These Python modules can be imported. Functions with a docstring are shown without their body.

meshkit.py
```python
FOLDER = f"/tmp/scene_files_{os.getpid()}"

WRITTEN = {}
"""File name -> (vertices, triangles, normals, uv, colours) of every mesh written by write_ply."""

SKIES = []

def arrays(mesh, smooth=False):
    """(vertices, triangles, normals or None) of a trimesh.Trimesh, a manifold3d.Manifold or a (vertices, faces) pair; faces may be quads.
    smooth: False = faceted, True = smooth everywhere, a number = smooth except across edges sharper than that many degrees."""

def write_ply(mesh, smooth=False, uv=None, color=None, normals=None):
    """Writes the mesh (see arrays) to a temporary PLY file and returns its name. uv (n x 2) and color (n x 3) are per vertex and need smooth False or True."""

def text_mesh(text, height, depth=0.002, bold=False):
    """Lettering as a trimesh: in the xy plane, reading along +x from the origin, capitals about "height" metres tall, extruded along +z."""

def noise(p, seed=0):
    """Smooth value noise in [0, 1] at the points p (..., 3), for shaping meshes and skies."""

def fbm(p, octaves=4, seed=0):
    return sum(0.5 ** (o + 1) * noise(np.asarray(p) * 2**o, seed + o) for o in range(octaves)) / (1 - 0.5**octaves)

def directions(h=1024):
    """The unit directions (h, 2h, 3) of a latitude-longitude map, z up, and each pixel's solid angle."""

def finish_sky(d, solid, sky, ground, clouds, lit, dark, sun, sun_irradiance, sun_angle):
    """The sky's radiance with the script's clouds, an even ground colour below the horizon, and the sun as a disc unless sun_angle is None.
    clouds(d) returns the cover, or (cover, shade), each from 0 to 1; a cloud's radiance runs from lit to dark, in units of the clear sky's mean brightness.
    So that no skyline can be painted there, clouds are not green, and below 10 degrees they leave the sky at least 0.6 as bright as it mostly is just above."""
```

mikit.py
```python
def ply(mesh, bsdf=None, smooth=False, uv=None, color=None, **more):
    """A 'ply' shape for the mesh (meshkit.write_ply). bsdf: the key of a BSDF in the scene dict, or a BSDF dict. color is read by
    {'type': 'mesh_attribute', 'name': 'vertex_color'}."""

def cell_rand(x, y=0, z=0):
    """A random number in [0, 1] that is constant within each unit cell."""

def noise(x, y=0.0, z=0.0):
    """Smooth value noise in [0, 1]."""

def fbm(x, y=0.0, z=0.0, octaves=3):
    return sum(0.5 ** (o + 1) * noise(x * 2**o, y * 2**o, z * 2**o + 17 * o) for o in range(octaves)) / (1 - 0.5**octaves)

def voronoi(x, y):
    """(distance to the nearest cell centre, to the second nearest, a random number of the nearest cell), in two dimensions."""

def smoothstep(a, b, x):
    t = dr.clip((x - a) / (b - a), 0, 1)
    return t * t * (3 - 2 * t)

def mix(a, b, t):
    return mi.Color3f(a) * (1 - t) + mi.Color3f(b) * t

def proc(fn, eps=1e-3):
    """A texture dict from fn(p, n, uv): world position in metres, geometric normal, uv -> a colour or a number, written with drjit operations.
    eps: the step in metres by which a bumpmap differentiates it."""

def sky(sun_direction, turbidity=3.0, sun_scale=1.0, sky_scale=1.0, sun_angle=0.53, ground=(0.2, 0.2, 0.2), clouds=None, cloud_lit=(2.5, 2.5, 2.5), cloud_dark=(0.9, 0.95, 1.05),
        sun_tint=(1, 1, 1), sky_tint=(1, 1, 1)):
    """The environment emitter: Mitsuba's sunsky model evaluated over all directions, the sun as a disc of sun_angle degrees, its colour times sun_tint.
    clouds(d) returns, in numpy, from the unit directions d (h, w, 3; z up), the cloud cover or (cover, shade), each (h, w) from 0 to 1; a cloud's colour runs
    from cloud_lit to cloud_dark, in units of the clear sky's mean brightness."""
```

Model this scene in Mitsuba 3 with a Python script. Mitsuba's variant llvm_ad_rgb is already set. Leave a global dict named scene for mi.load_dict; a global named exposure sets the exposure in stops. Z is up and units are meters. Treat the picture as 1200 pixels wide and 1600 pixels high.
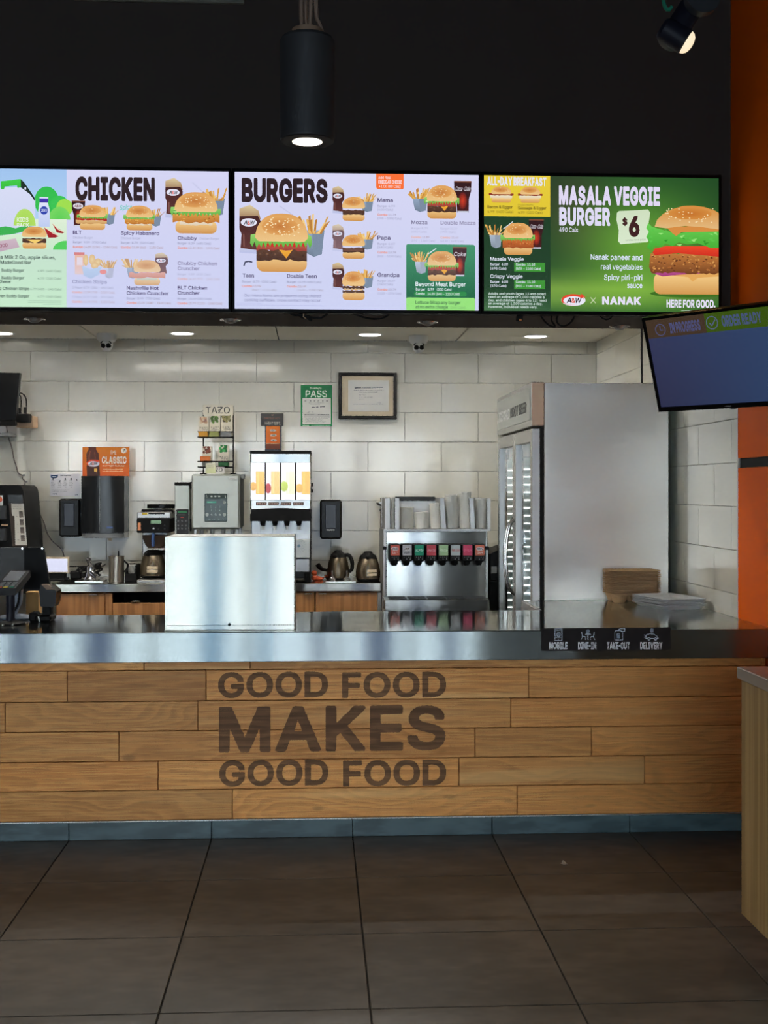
import math, random
import numpy as np, trimesh, drjit as dr, mitsuba as mi
import manifold3d as m3
from shapely.geometry import Polygon, box as sbox
import mikit, meshkit
from mikit import proc, noise, fbm, smoothstep, mix, cell_rand

T = mi.ScalarTransform4f
random.seed(7)
scene, labels = {}, {}

# ------------------------------------------------------------------ camera, sky, exposure
F, YAW, CAMH, HORIZON = 1955.0, math.radians(3.07), 1.47, 765.0      # pixels, radians, metres, pixel row of eye level
exposure = 0.0
scene['camera'] = {'type': 'perspective', 'fov': math.degrees(2 * math.atan(600 / F)), 'fov_axis': 'x', 'near_clip': 0.05, 'far_clip': 200.0,
                   'principal_point_offset_y': (800 - HORIZON) / 1600.0,
                   'to_world': T().look_at(origin=[0, 0, CAMH], target=[math.sin(YAW), math.cos(YAW), CAMH], up=[0, 0, 1])}
def overcast(d):
    return 1.0, 0.35 * meshkit.fbm(d * 3.0, 3, 5)
SKY = 1800.0
scene['sky'] = mikit.sky([-0.4, -0.5, 0.8], turbidity=6, sun_scale=0.0, sky_scale=SKY * 0.025, ground=(0.30, 0.32, 0.34), clouds=overcast,
                         cloud_lit=(2.25, 2.5, 2.6), cloud_dark=(1.65, 1.9, 2.05))
DOWN_L, DOWN_I, PANEL_L, PENDANT_L, PENDANT_I, LED_L = 5.0, 2.5, 11.5, 6.0, 2.5, 5.0              # radiance of the lamps

def X(u, Y):
    """Where the sight line through pixel column u meets the upright plane at depth Y."""
    return Y * math.tan(YAW + math.atan((u - 600) / F))
def Z(v, Y, u=600):
    d = X(u, Y) * math.sin(YAW) + Y * math.cos(YAW)
    return CAMH + (HORIZON - v) * d / F

def S(r, g, b, k=1.0):
    """sRGB 0..255 to linear."""
    return [k * (c / 255 / 12.92 if c <= 10 else ((c / 255 + 0.055) / 1.055) ** 2.4) for c in (r, g, b)]
def rgb(c): return {'type': 'rgb', 'value': list(c)}

# ------------------------------------------------------------------ mesh helpers
def bx(x0, x1, y0, y1, z0, z1, b=0.003):
    x0, x1 = sorted((x0, x1)); y0, y1 = sorted((y0, y1)); z0, z1 = sorted((z0, z1))
    b = min(b, 0.45 * min(x1 - x0, y1 - y0, z1 - z0))
    if b <= 0:
        m = trimesh.creation.box((x1 - x0, y1 - y0, z1 - z0)); m.apply_translation(((x0 + x1) / 2, (y0 + y1) / 2, (z0 + z1) / 2)); return m
    pts = []
    for x, sx in ((x0, 1), (x1, -1)):
        for y, sy in ((y0, 1), (y1, -1)):
            for z, sz in ((z0, 1), (z1, -1)):
                pts += [(x, y + sy * b, z + sz * b), (x + sx * b, y, z + sz * b), (x + sx * b, y + sy * b, z)]
    return hullm(pts)
def hullm(pts):
    m = m3.Manifold.hull_points(np.asarray(pts, float)).to_mesh()
    return trimesh.Trimesh(m.vert_properties[:, :3], m.tri_verts, process=False)
def cat(*ms): return trimesh.util.concatenate([m for m in ms])
def frame_of(a):
    a = np.asarray(a, float); a = a / np.linalg.norm(a)
    h = np.array([0, 0, 1.0]) if abs(a[2]) < 0.9 else np.array([1.0, 0, 0])
    s = np.cross(h, a); s /= np.linalg.norm(s)
    return s, np.cross(a, s), a
def loft(rings, closed=True):
    """Skin between rings (k, n, 3); caps the ends."""
    R = np.asarray(rings, float); k, n = R.shape[:2]
    v = R.reshape(-1, 3); f = []
    for i in range(k - 1):
        for j in range(n):
            a, b, c, d = i * n + j, i * n + (j + 1) % n, (i + 1) * n + (j + 1) % n, (i + 1) * n + j
            f += [(a, b, c), (a, c, d)]
    if closed:
        v = np.vstack([v, R[0].mean(0), R[-1].mean(0)])
        for j in range(n):
            f += [(k * n, (j + 1) % n, j), (k * n + 1, (k - 1) * n + j, (k - 1) * n + (j + 1) % n)]
    return trimesh.Trimesh(v, f, process=False)
def cyl(p0, p1, r, r1=None, n=20):
    s, t, a = frame_of(np.subtract(p1, p0)); r1 = r if r1 is None else r1
    q = np.arange(n) * 2 * np.pi / n
    c = np.cos(q)[:, None] * s + np.sin(q)[:, None] * t
    return loft([np.asarray(p0) + c * r, np.asarray(p1) + c * r1])
def tube(pts, r, n=8, smooth=0):
    P = np.asarray(pts, float)
    for _ in range(smooth):      # Chaikin
        Q = [P[0]]
        for a, b in zip(P[:-1], P[1:]): Q += [0.75 * a + 0.25 * b, 0.25 * a + 0.75 * b]
        P = np.array(Q + [P[-1]])
    tg = np.gradient(P, axis=0); tg /= np.linalg.norm(tg, axis=1, keepdims=True) + 1e-12
    s, t, _ = frame_of(tg[0]); q = np.arange(n) * 2 * np.pi / n; rings = []
    rr = np.full(len(P), r) if np.ndim(r) == 0 else np.interp(np.linspace(0, 1, len(P)), np.linspace(0, 1, len(r)), r)
    for p, a, ri in zip(P, tg, rr):
        s = s - a * (s @ a); s /= np.linalg.norm(s); t = np.cross(a, s)
        rings.append(p + ri * (np.cos(q)[:, None] * s + np.sin(q)[:, None] * t))
    return loft(rings)
def lathe(prof, c, n=28, axis=(0, 0, 1), sx=1.0, sy=1.0):
    """prof: (radius, height) pairs from bottom to top, about an axis through c."""
    s, t, a = (np.array([1.0, 0, 0]), np.array([0, 1.0, 0]), np.array([0, 0, 1.0])) if tuple(axis) == (0, 0, 1) else frame_of(axis)
    q = np.arange(n) * 2 * np.pi / n
    ring = sx * np.cos(q)[:, None] * s + sy * np.sin(q)[:, None] * t
    return loft([np.asarray(c, float) + ring * max(r, 1e-4) + a * h for r, h in prof])
def prism(pts, axis, lo, hi):
    """Polygon in the two other axes (in order x, y, z) pushed along the axis from lo to hi."""
    p = Polygon(pts).buffer(0)
    m = trimesh.creation.extrude_polygon(p, hi - lo, engine='earcut')
    v = m.vertices.copy(); a, b, c = v[:, 0], v[:, 1], v[:, 2] + lo
    if axis == 'z': w = np.stack([a, b, c], 1)
    elif axis == 'y': w = np.stack([a, c, b], 1)
    else: w = np.stack([c, a, b], 1)
    f = m.faces[:, ::-1] if axis == 'y' else m.faces
    return trimesh.Trimesh(w, f, process=False)
def rr2(x0, y0, x1, y1, r, n=5):
    """Rounded rectangle outline."""
    out = []
    for cx, cy, a0 in ((x1 - r, y1 - r, 0), (x0 + r, y1 - r, 90), (x0 + r, y0 + r, 180), (x1 - r, y0 + r, 270)):
        out += [(cx + r * math.cos(math.radians(a0 + 90 * i / n)), cy + r * math.sin(math.radians(a0 + 90 * i / n))) for i in range(n + 1)]
    return out
def pbox(u0, v0, u1, v1, Y0, dY, b=0.003):
    """Box whose front face, at depth Y0, is seen between these pixels."""
    return bx(X(u0, Y0), X(u1, Y0), Y0, Y0 + dY, Z(v1, Y0, (u0 + u1) / 2), Z(v0, Y0, (u0 + u1) / 2), b)
def rot_about(m, c, deg, axis):
    m = m.copy(); m.apply_transform(trimesh.transformations.rotation_matrix(math.radians(deg), axis, c)); return m
def boxuv(m):
    """Unshared vertices with planar uv along the dominant axis, so that brushed grain runs level."""
    v = m.vertices[m.faces].reshape(-1, 3); f = np.arange(len(v)).reshape(-1, 3)
    nrm = np.abs(np.repeat(m.face_normals, 3, 0)); k = nrm.argmax(1)
    uv = np.where((k == 0)[:, None], v[:, [1, 2]], np.where((k == 1)[:, None], v[:, [0, 2]], v[:, [0, 1]]))
    return (v, f), uv

# ------------------------------------------------------------------ naming helpers
COUNT = {}
def numbered(base):
    k = COUNT.get(base, -1) + 1; COUNT[base] = k
    return base if k == 0 else f'{base}_{k:03d}'
def thing(name, label, category, group=None):
    key = numbered(name); labels[key] = {'label': label, 'category': category}
    if group: labels[key]['group'] = group
    return key
def put(key, mesh, bsdf, smooth=30, brushed=False, **more):
    if brushed:
        vf, uv = boxuv(mesh); scene[key] = mikit.ply(vf, bsdf, False, uv=uv, **more)
    else:
        scene[key] = mikit.ply(mesh, bsdf, smooth, **more)
    return key
def part(parent, name, mesh, bsdf, smooth=30, label=None, **more):
    key = numbered(f'{parent}__{name}')
    put(key, mesh, bsdf, smooth, **more)
    if label: labels[key] = {'label': label}
    return key
def single(name, label, category, mesh, bsdf, group=None, smooth=30, **more):
    key = thing(name, label, category, group); put(key, mesh, bsdf, smooth, **more); return key
def struct(name, mesh, bsdf, label, smooth=30, **more):
    key = numbered(name); put(key, mesh, bsdf, smooth, **more); labels[key] = {'label': label, 'kind': 'structure', 'category': name.split('_')[0]}; return key

# ------------------------------------------------------------------ materials
def M(key, d, two=True):
    scene[key] = {'type': 'twosided', 'bsdf': d} if two else d
    return key
def plain(key, c, rough=0.5, metal=0.0, spec=0.5, **k):
    return M(key, {'type': 'principled', 'base_color': rgb(c) if isinstance(c, (list, tuple)) else c, 'roughness': rough, 'metallic': metal, 'specular': spec, **k})
def metal(key, refl, au, av=None):
    d = {'type': 'roughconductor', 'material': 'none', 'distribution': 'ggx', 'specular_reflectance': rgb(refl) if isinstance(refl, (list, tuple)) else refl}
    if av is None: d['alpha'] = au
    else: d['alpha_u'], d['alpha_v'] = au, av
    return M(key, d)

CZ = [Z(v, 5.22, 560) for v in (1045, 1093, 1139, 1185.5, 1230.5)]    # level joints of the counter planks
JOINTS = [[(u - 0) for u in r] for r in ([-140, 225, 391, 1190], [-200, 105, 322, 826], [8, 309, 798], [-90, 186, 742, 924], [-160, 247, 717, 1007], [-60, 363, 808])]
JX = [[X(u, 5.22) for u in r] for r in JOINTS]
def plank_id(p):
    row = mi.Float(0)
    for z in CZ: row += dr.select(p.z < z, 1.0, 0.0)
    col = mi.Float(0)
    for i, js in enumerate(JX):
        for x in js: col += dr.select((row == i) & (p.x > x), 1.0, 0.0)
    return row * 8 + col
def oak_value(p):
    k = plank_id(p)
    r1, r2, r3 = cell_rand(k, 3), cell_rand(k, 7), cell_rand(k, 11)
    x, z = p.x + r1 * 40, p.z + r2 * 30
    warp = fbm(x * 2.2, z * 7, r3 * 20, 3) - 0.5
    rings = (z * 16 + warp * (2.0 + 6.5 * r3 * r3) + 0.6 * noise(x * 1.1, z * 3)) * 1.6
    band = rings - dr.floor(rings)
    band = smoothstep(0.0, 0.75, band) * (1 - smoothstep(0.82, 1.0, band))
    fine = fbm(x * 7, z * 330, 1.0, 2)
    pores = smoothstep(0.66, 0.85, noise(x * 22, z * 620))
    blot = fbm(x * 1.6 + 9, z * 9, 4.0, 2)
    return k, r1, r2, band, fine, pores, blot
def oak(p, n, uv):
    k, r1, r2, band, fine, pores, blot = oak_value(p)
    c = mix(S(204, 146, 82), S(180, 116, 56), 0.35 * r1 + 0.65 * blot)
    c = mix(c, mi.Color3f(S(150, 90, 42)), 0.42 * band)
    c = mix(c, mi.Color3f(S(222, 172, 106)), 0.35 * smoothstep(0.45, 0.75, fine))
    c = mix(c, mi.Color3f(S(122, 74, 34)), 0.30 * pores)
    x, z = p.x + r1 * 40, p.z + r2 * 30
    knot = smoothstep(0.86, 0.97, noise(x * 7.3 + 3, z * 24, r1 * 9 + 2))
    c = mix(c, mi.Color3f(S(96, 56, 26)), 0.4 * knot)
    sap = smoothstep(0.62, 0.78, fbm(x * 0.9 + 4, z * 22, r1 * 12, 2))
    c = mix(c, mi.Color3f(S(226, 184, 122)), 0.45 * sap)
    return c * (0.80 + 0.36 * r2)
def oak_stain(p, n, uv):
    k, r1, r2, band, fine, pores, blot = oak_value(p)
    c = mix(S(118, 82, 54), S(96, 64, 42), blot)
    c = mix(c, mi.Color3f(S(66, 42, 28)), 0.6 * band)
    return mix(c, mi.Color3f(S(136, 98, 66)), 0.35 * smoothstep(0.5, 0.75, fine)) * (0.9 + 0.2 * r2)
plain('m_oak', proc(oak), 0.45, spec=0.2)
plain('m_oak_stain', proc(oak_stain), 0.55, spec=0.15)
def upright_grain(a, b, s):
    def fn(p, n, uv):
        h = p.x * 0.7 + p.y * 0.7
        g = fbm(h * 90, p.z * 1.6, s, 3); f = noise(h * 420, p.z * 5, s)
        return mix(mi.Color3f(a), mi.Color3f(b), dr.clip(0.75 * smoothstep(0.3, 0.7, g) + 0.3 * f, 0, 1))
    return proc(fn)
plain('m_laminate', upright_grain(S(188, 132, 78), S(160, 106, 58), 2.0), 0.45)
plain('m_pale_laminate', upright_grain(S(160, 131, 86), S(138, 109, 68), 5.0), 0.5)
def stone_floor(p, n, uv):
    i, j = dr.floor((p.x - 0.151) / 0.594), dr.floor((p.y - 4.74) / 0.6)
    r = cell_rand(i, j, 5)
    a = fbm(p.x * 3 + r * 20, p.y * 5, r * 9, 4); b = fbm(p.x * 14 + r * 7, p.y * 24, 3.0, 3)
    c = mix(S(68, 64, 57), S(88, 81, 72), smoothstep(0.25, 0.75, 0.65 * a + 0.35 * b))
    return mix(c, mi.Color3f(S(62, 63, 57)), 0.55 * smoothstep(0.5, 0.72, fbm(p.x * 2.2 + 5, p.y * 3.5 + r * 4, 8.0, 3))) * (0.92 + 0.14 * r)
plain('m_floor_tile', proc(stone_floor), 0.42, spec=0.35)
def stone_kick(p, n, uv):
    a = fbm(p.x * 9, p.z * 30, 2.0, 4)
    return mix(S(44, 62, 68), S(62, 82, 88), smoothstep(0.3, 0.7, a))
plain('m_kick_tile', proc(stone_kick), 0.3, spec=0.5)
plain('m_grout_dark', S(40, 38, 35), 0.9)
plain('m_wall_tile', S(224, 222, 210), 0.085, spec=0.36)
plain('m_grout_light', S(178, 174, 164), 0.85)
plain('m_dark_wall', S(58, 50, 45), 0.75, spec=0.3)
plain('m_ceiling_dark', S(34, 32, 31), 0.9)
plain('m_ceiling_white', S(226, 220, 206), 0.85)
plain('m_orange', S(222, 92, 2), 0.6, spec=0.1)
plain('m_trim_light', S(205, 202, 194), 0.5)
plain('m_black', S(17, 17, 17), 0.55, spec=0.12)
plain('m_black_gloss', S(12, 12, 12), 0.25, spec=0.12)
plain('m_black_soft', S(24, 24, 24), 0.7, spec=0.15)
plain('m_charcoal', S(44, 46, 48), 0.45, spec=0.25)
plain('m_grey', S(120, 122, 122), 0.5)
plain('m_navy_black', S(24, 24, 34), 0.45, spec=0.2)
plain('m_white', S(228, 228, 226), 0.45)
plain('m_paper', S(232, 230, 224), 0.8)
plain('m_cream', S(222, 206, 178), 0.85)
plain('m_pulp', proc(lambda p, n, uv: mix(S(192, 158, 118), S(160, 126, 90), fbm(p.x * 90, p.y * 90, p.z * 160, 3))), 0.95)
plain('m_card', S(176, 136, 84), 0.9)
plain('m_orange_paint', S(232, 112, 34), 0.5)
plain('m_blue_plastic', S(40, 70, 120), 0.35)
plain('m_green_paint', S(20, 110, 84), 0.5)
plain('m_amber', S(226, 140, 70), 0.3)
plain('m_red_orange', S(206, 84, 40), 0.35)
plain('m_cup', S(232, 230, 222), 0.55)
plain('m_wire', S(120, 98, 82), 0.6)
plain('m_tan', S(190, 160, 130), 0.7)
metal('m_steel_top', S(206, 207, 205), 0.007)
metal('m_steel_brushed', S(182, 183, 177), 0.008, 0.30)
metal('m_steel_edge', S(138, 146, 148), 0.008, 0.26)
metal('m_steel_satin', S(206, 206, 204), 0.22)
metal('m_steel_soft', S(200, 204, 204), 0.008, 0.22)
metal('m_chrome', S(222, 222, 222), 0.05)
metal('m_bronze', S(128, 116, 98), 0.11)
metal('m_copper_steel', S(206, 190, 178), 0.2)
M('m_print', {'type': 'principled', 'base_color': {'type': 'mesh_attribute', 'name': 'vertex_color'}, 'roughness': 0.55, 'specular': 0.4})
M('m_screen', {'type': 'principled', 'base_color': rgb((0.012, 0.012, 0.014)), 'roughness': 0.28, 'specular': 0.5})
M('m_lamp', {'type': 'diffuse', 'reflectance': rgb((0.6, 0.6, 0.58))})
M('m_glass', {'type': 'thindielectric', 'int_ior': 1.5}, two=False)
def glow(c, k): return {'type': 'area', 'radiance': rgb([x * k for x in c])}
# ================================================================== the setting
BACK, RIGHT, LEFTK, LEFTD, FRONT = 8.6, 1.944, -3.4, -4.4, -4.2
CEIL_K, CEIL_D = 2.495, 4.1
BH0, BH1, BHZ = 5.75, 6.25, Z(489, 5.75)          # the dark bulkhead over the counter
# floor
fl = struct('floor', bx(LEFTD, RIGHT, FRONT, BACK, -0.06, -0.006, 0), 'm_grout_dark', 'dark grey-brown stone-look tiled floor in front of the counter')
g = 0.0025
proto = mikit.ply(bx(g, 0.594 - g, g, 0.6 - g, -0.012, 0.0, 0.0012), 'm_floor_tile', False)
x0, y0 = X(551, 5.30), 4.74
for j in range(-14, 2):
    for i in range(-8, 4):
        ax, ay = x0 + i * 0.594, y0 + j * 0.6
        bx1, by1 = min(ax + 0.594, RIGHT), min(ay + 0.6, 5.315)
        if ay < FRONT: continue
        k = numbered('floor__tile')
        if bx1 - ax > 0.59 and by1 - ay > 0.59: scene[k] = {**proto, 'to_world': T().translate([ax, ay, 0])}
        elif by1 > ay + 0.05 and bx1 > ax + 0.05: put(k, bx(ax + g, bx1 - g, ay + g, by1 - g, -0.012, 0, 0.0012), 'm_floor_tile', False)
# back wall and right kitchen wall with their white tiles
wb = struct('wall_back', bx(LEFTK, RIGHT + 0.1, BACK, BACK + 0.12, 0, CEIL_K, 0), 'm_grout_light', 'kitchen back wall of large glossy white tiles')
ROW0 = Z(551, BACK, 400)
rows = [(ROW0 - 0.2032 * (k + 1), ROW0 - 0.2032 * k) for k in range(-1, 8)]
TX = X(517, BACK)
def wall_tiles(holder, along, lo, hi, offs, face, side):
    cache = {}
    for k, (za, zb) in enumerate(rows):
        zb = min(zb, CEIL_K - 0.001)
        o = offs if k % 2 else offs + 0.254
        n0 = math.floor((lo - o) / 0.508)
        for i in range(n0, math.ceil((hi - o) / 0.508)):
            a, b = max(o + i * 0.508, lo), min(o + (i + 1) * 0.508, hi)
            if b - a < 0.01: continue
            s = (round(b - a, 4), round(zb - za, 4)); gg = 0.0012
            if s not in cache:
                m = bx(gg, s[0] - gg, 0, 0.009, gg, s[1] - gg, 0.0011) if side == 'y' else bx(0, 0.009, gg, s[0] - gg, gg, s[1] - gg, 0.0011)
                cache[s] = mikit.ply(m, 'm_wall_tile', False)
            t = [a, face - 0.008, za] if side == 'y' else [face - 0.008, a, za]
            scene[numbered(holder + '__tile')] = {**cache[s], 'to_world': T().translate(t)}
wall_tiles('wall_back', 'x', -2.75, RIGHT - 0.009, TX, BACK, 'y')
TRIM_Y = 5.66
wr = struct('wall_right', bx(RIGHT, RIGHT + 0.12, FRONT, BACK, 0, CEIL_D, 0), 'm_grout_light', 'right-hand wall, white tiles in the kitchen and orange panels towards the room')
wall_tiles('wall_right', 'y', TRIM_Y + 0.01, BACK - 0.009, BACK - 0.05, RIGHT, 'x')
struct('trim_1', bx(RIGHT - 0.012, RIGHT, TRIM_Y - 0.012, TRIM_Y + 0.008, 0, BHZ, 0.001), 'm_trim_light', 'thin pale metal trim where the white tiles end')
zr = Z(722, 5.5); OY = 4.7
put('wall_right__dark_panel', bx(RIGHT - 0.014, RIGHT, FRONT, OY - .002, 0, CEIL_D, 0), 'm_taupe', False)
plain('m_taupe', S(158, 150, 136), .8)
put('wall_right__panel', bx(RIGHT - 0.014, RIGHT, OY, TRIM_Y - 0.012, 0, zr - 0.022, 0.002), 'm_orange'); labels['wall_right__panel'] = {'label': 'lower orange wall panel'}
put('wall_right__panel_001', cat(bx(RIGHT - 0.014, RIGHT, OY, TRIM_Y - 0.012, zr + 0.022, BHZ, 0), bx(RIGHT - 0.014, RIGHT, OY, BH0, BHZ, CEIL_D, 0)), 'm_orange', False); labels['wall_right__panel_001'] = {'label': 'upper orange wall panel'}
put('wall_right__reveal', bx(RIGHT - 0.004, RIGHT, OY, TRIM_Y - 0.012, zr - 0.022, zr + 0.022, 0), 'm_black_soft'); labels['wall_right__reveal'] = {'label': 'dark level strip between the orange panels'}
# bulkhead and dark upper wall, ceilings, unseen walls
struct('wall_bulkhead', bx(LEFTD, RIGHT, BH0, BH1, BHZ, CEIL_D, 0.002), 'm_dark_wall', 'dark brown wall and dropped bulkhead above the counter')
struct('wall_left', bx(LEFTK - 0.12, LEFTK, BH0, BACK, 0, CEIL_K, 0), 'm_trim_light', 'kitchen left wall, outside the view')
struct('wall_side', bx(LEFTD, LEFTK - 0.12, BH0, BH0 + 0.12, 0, BHZ, 0), 'm_dark_wall', 'dark wall beside the kitchen opening')
struct('ceiling', bx(LEFTD, RIGHT, FRONT, BH0, CEIL_D, CEIL_D + 0.1, 0), 'm_ceiling_dark', 'black ceiling high over the dining room')
struct('ceiling_kitchen', bx(LEFTK, RIGHT + 0.1, BH1 - 0.01, BACK + 0.12, CEIL_K + 0.012, CEIL_K + 0.1, 0), 'm_black_soft', 'pale ceiling of flat panels over the kitchen')
px = sorted({X(432, 8.1), X(432, 8.1) + 1.22, X(432, 8.1) - 1.22, X(432, 8.1) - 2.44, RIGHT, LEFTK})
for a, b in zip(px[:-1], px[1:]):
    for ya, yb in ((BH1, 7.27), (7.27, BACK)):
        put(numbered('ceiling_kitchen__panel'), bx(a + 0.004, b - 0.004, ya + 0.004, yb - 0.004, CEIL_K, CEIL_K + 0.012, 0.002), 'm_ceiling_white', False)
# storefront glazing behind the camera and on the left (out of the view, lights the room and shows in the steel)
WH = 2.55
struct('wall_front', bx(LEFTD, RIGHT, FRONT - 0.12, FRONT, WH, CEIL_D, 0), 'm_dark_wall', 'dark wall over the storefront windows, behind the viewer')
struct('wall_street', bx(LEFTD - 0.12, LEFTD, FRONT, BH0, 0, CEIL_D, 0), 'm_dark_wall', 'dark left wall of the dining room, outside the view')
def glazing(name, label, pts, zs, axis):
    key = numbered(name); labels[key] = {'label': label, 'kind': 'structure', 'category': 'window'}
    def bar(nm, m): put(numbered(key + '__' + nm), m, 'm_charcoal', False)
    for a in pts: bar('mullion', bx(a - 0.035, a + 0.035, FRONT - 0.06, FRONT + 0.06, 0, WH, 0.004) if axis == 'x' else bx(LEFTD - 0.06, LEFTD + 0.06, a - 0.035, a + 0.035, 0, WH, 0.004))
    for a, b in zip(pts[:-1], pts[1:]):
        for z0_, z1_ in zs: bar('rail', bx(a + .036, b - .036, FRONT - 0.05, FRONT + 0.05, z0_, z1_, 0.004) if axis == 'x' else bx(LEFTD - 0.05, LEFTD + 0.05, a + .036, b - .036, z0_, z1_, 0.004))
    return key
w1 = glazing('window_1', 'dark aluminium storefront frame behind the viewer', [LEFTD + 0.04, -3.1, -1.89, -0.8, 0.26, 1.1, RIGHT - 0.05], [(0, 0.1), (WH - .08, WH)], 'x')
M('m_film', {'type': 'principledthin', 'base_color': rgb(S(84, 136, 184)), 'roughness': 0.6, 'diff_trans': 1.5}, two=False)
M('m_film_pale', {'type': 'principledthin', 'base_color': rgb(S(170, 205, 226)), 'roughness': 0.6, 'diff_trans': 1.7}, two=False)
for xm, wm in ((-3.4, .3), (-2.5, .4), (-1.21, .26), (-0.6, .14), (0.01, .17), (0.72, .34), (1.55, .2)):   # blue advertising film on the panes
    put(numbered(w1 + '__film'), bx(xm - wm / 2, xm + wm / 2, FRONT - 0.0215, FRONT - 0.02, 0.1, WH - .08, 0), 'm_film_pale' if xm in (-1.21, -0.6) else 'm_film', False)
# ================================================================== the service counter
WF = 5.22; CT = 0.88; FY = 5.19                   # wood face, worktop height, steel front edge
CL, CR = -2.7, RIGHT - 0.04
zt, zb = Z(1032, 5.2), Z(1276.5, WF)
ct = thing('service_counter', 'long counter front clad in oak planks with dark stained slogan lettering', 'counter')
part(ct, 'body', bx(CL, CR, WF + 0.02, 6.0, 0.1, zt - 0.001, 0.002), 'm_black_soft', False, label='dark carcass behind the planks')
edges = [zt + 0.002] + CZ + [zb]
for r in range(6):
    js = [CL] + [x for x in JX[r] if CL < x < CR] + [CR]
    for a, b in zip(js[:-1], js[1:]):
        off = random.uniform(0, 0.0012)
        part(ct, 'plank', bx(a + 0.0008, b - 0.0008, WF - off, WF + 0.02, edges[r + 1] + 0.0008, edges[r] - 0.0008, 0.0015), 'm_oak', False)
part(ct, 'edge_trim', bx(CL, CR, WF - 0.004, WF + 0.02, zb - 0.006, zb - 0.0005, 0.001), 'm_steel_satin', False, label='thin steel trim under the planks')
kx = X(551, 5.30)
for i in range(-5, 4):
    a, b = max(kx + i * 0.594, CL), min(kx + (i + 1) * 0.594, CR)
    part(ct, 'kick_tile', bx(a + 0.0015, b - 0.0015, 5.30, 5.325, 0.001, zb - 0.004, 0.001), 'm_kick_tile', False)
part(ct, 'kick_backing', bx(CL, CR, 5.322, 5.36, 0.0, zb, 0), 'm_grout_dark', False)
def flat_text(s, bold=True):
    """Capital-height-1 lettering as flat triangles (v, f)."""
    key = (s, bold)
    if key not in flat_text.c:
        m = meshkit.text_mesh(s, 1.0, 0.1, bold)
        z = m.vertices[:, 2] > 0.05
        f = m.faces[z[m.faces].all(1)]; u, inv = np.unique(f, return_inverse=True)
        v = m.vertices[u][:, :2].copy(); v[:, 0] -= v[:, 0].min()
        flat_text.c[key] = (v, inv.reshape(f.shape))
    v, f = flat_text.c[key]
    return v.copy(), f
flat_text.c = {}
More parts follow.
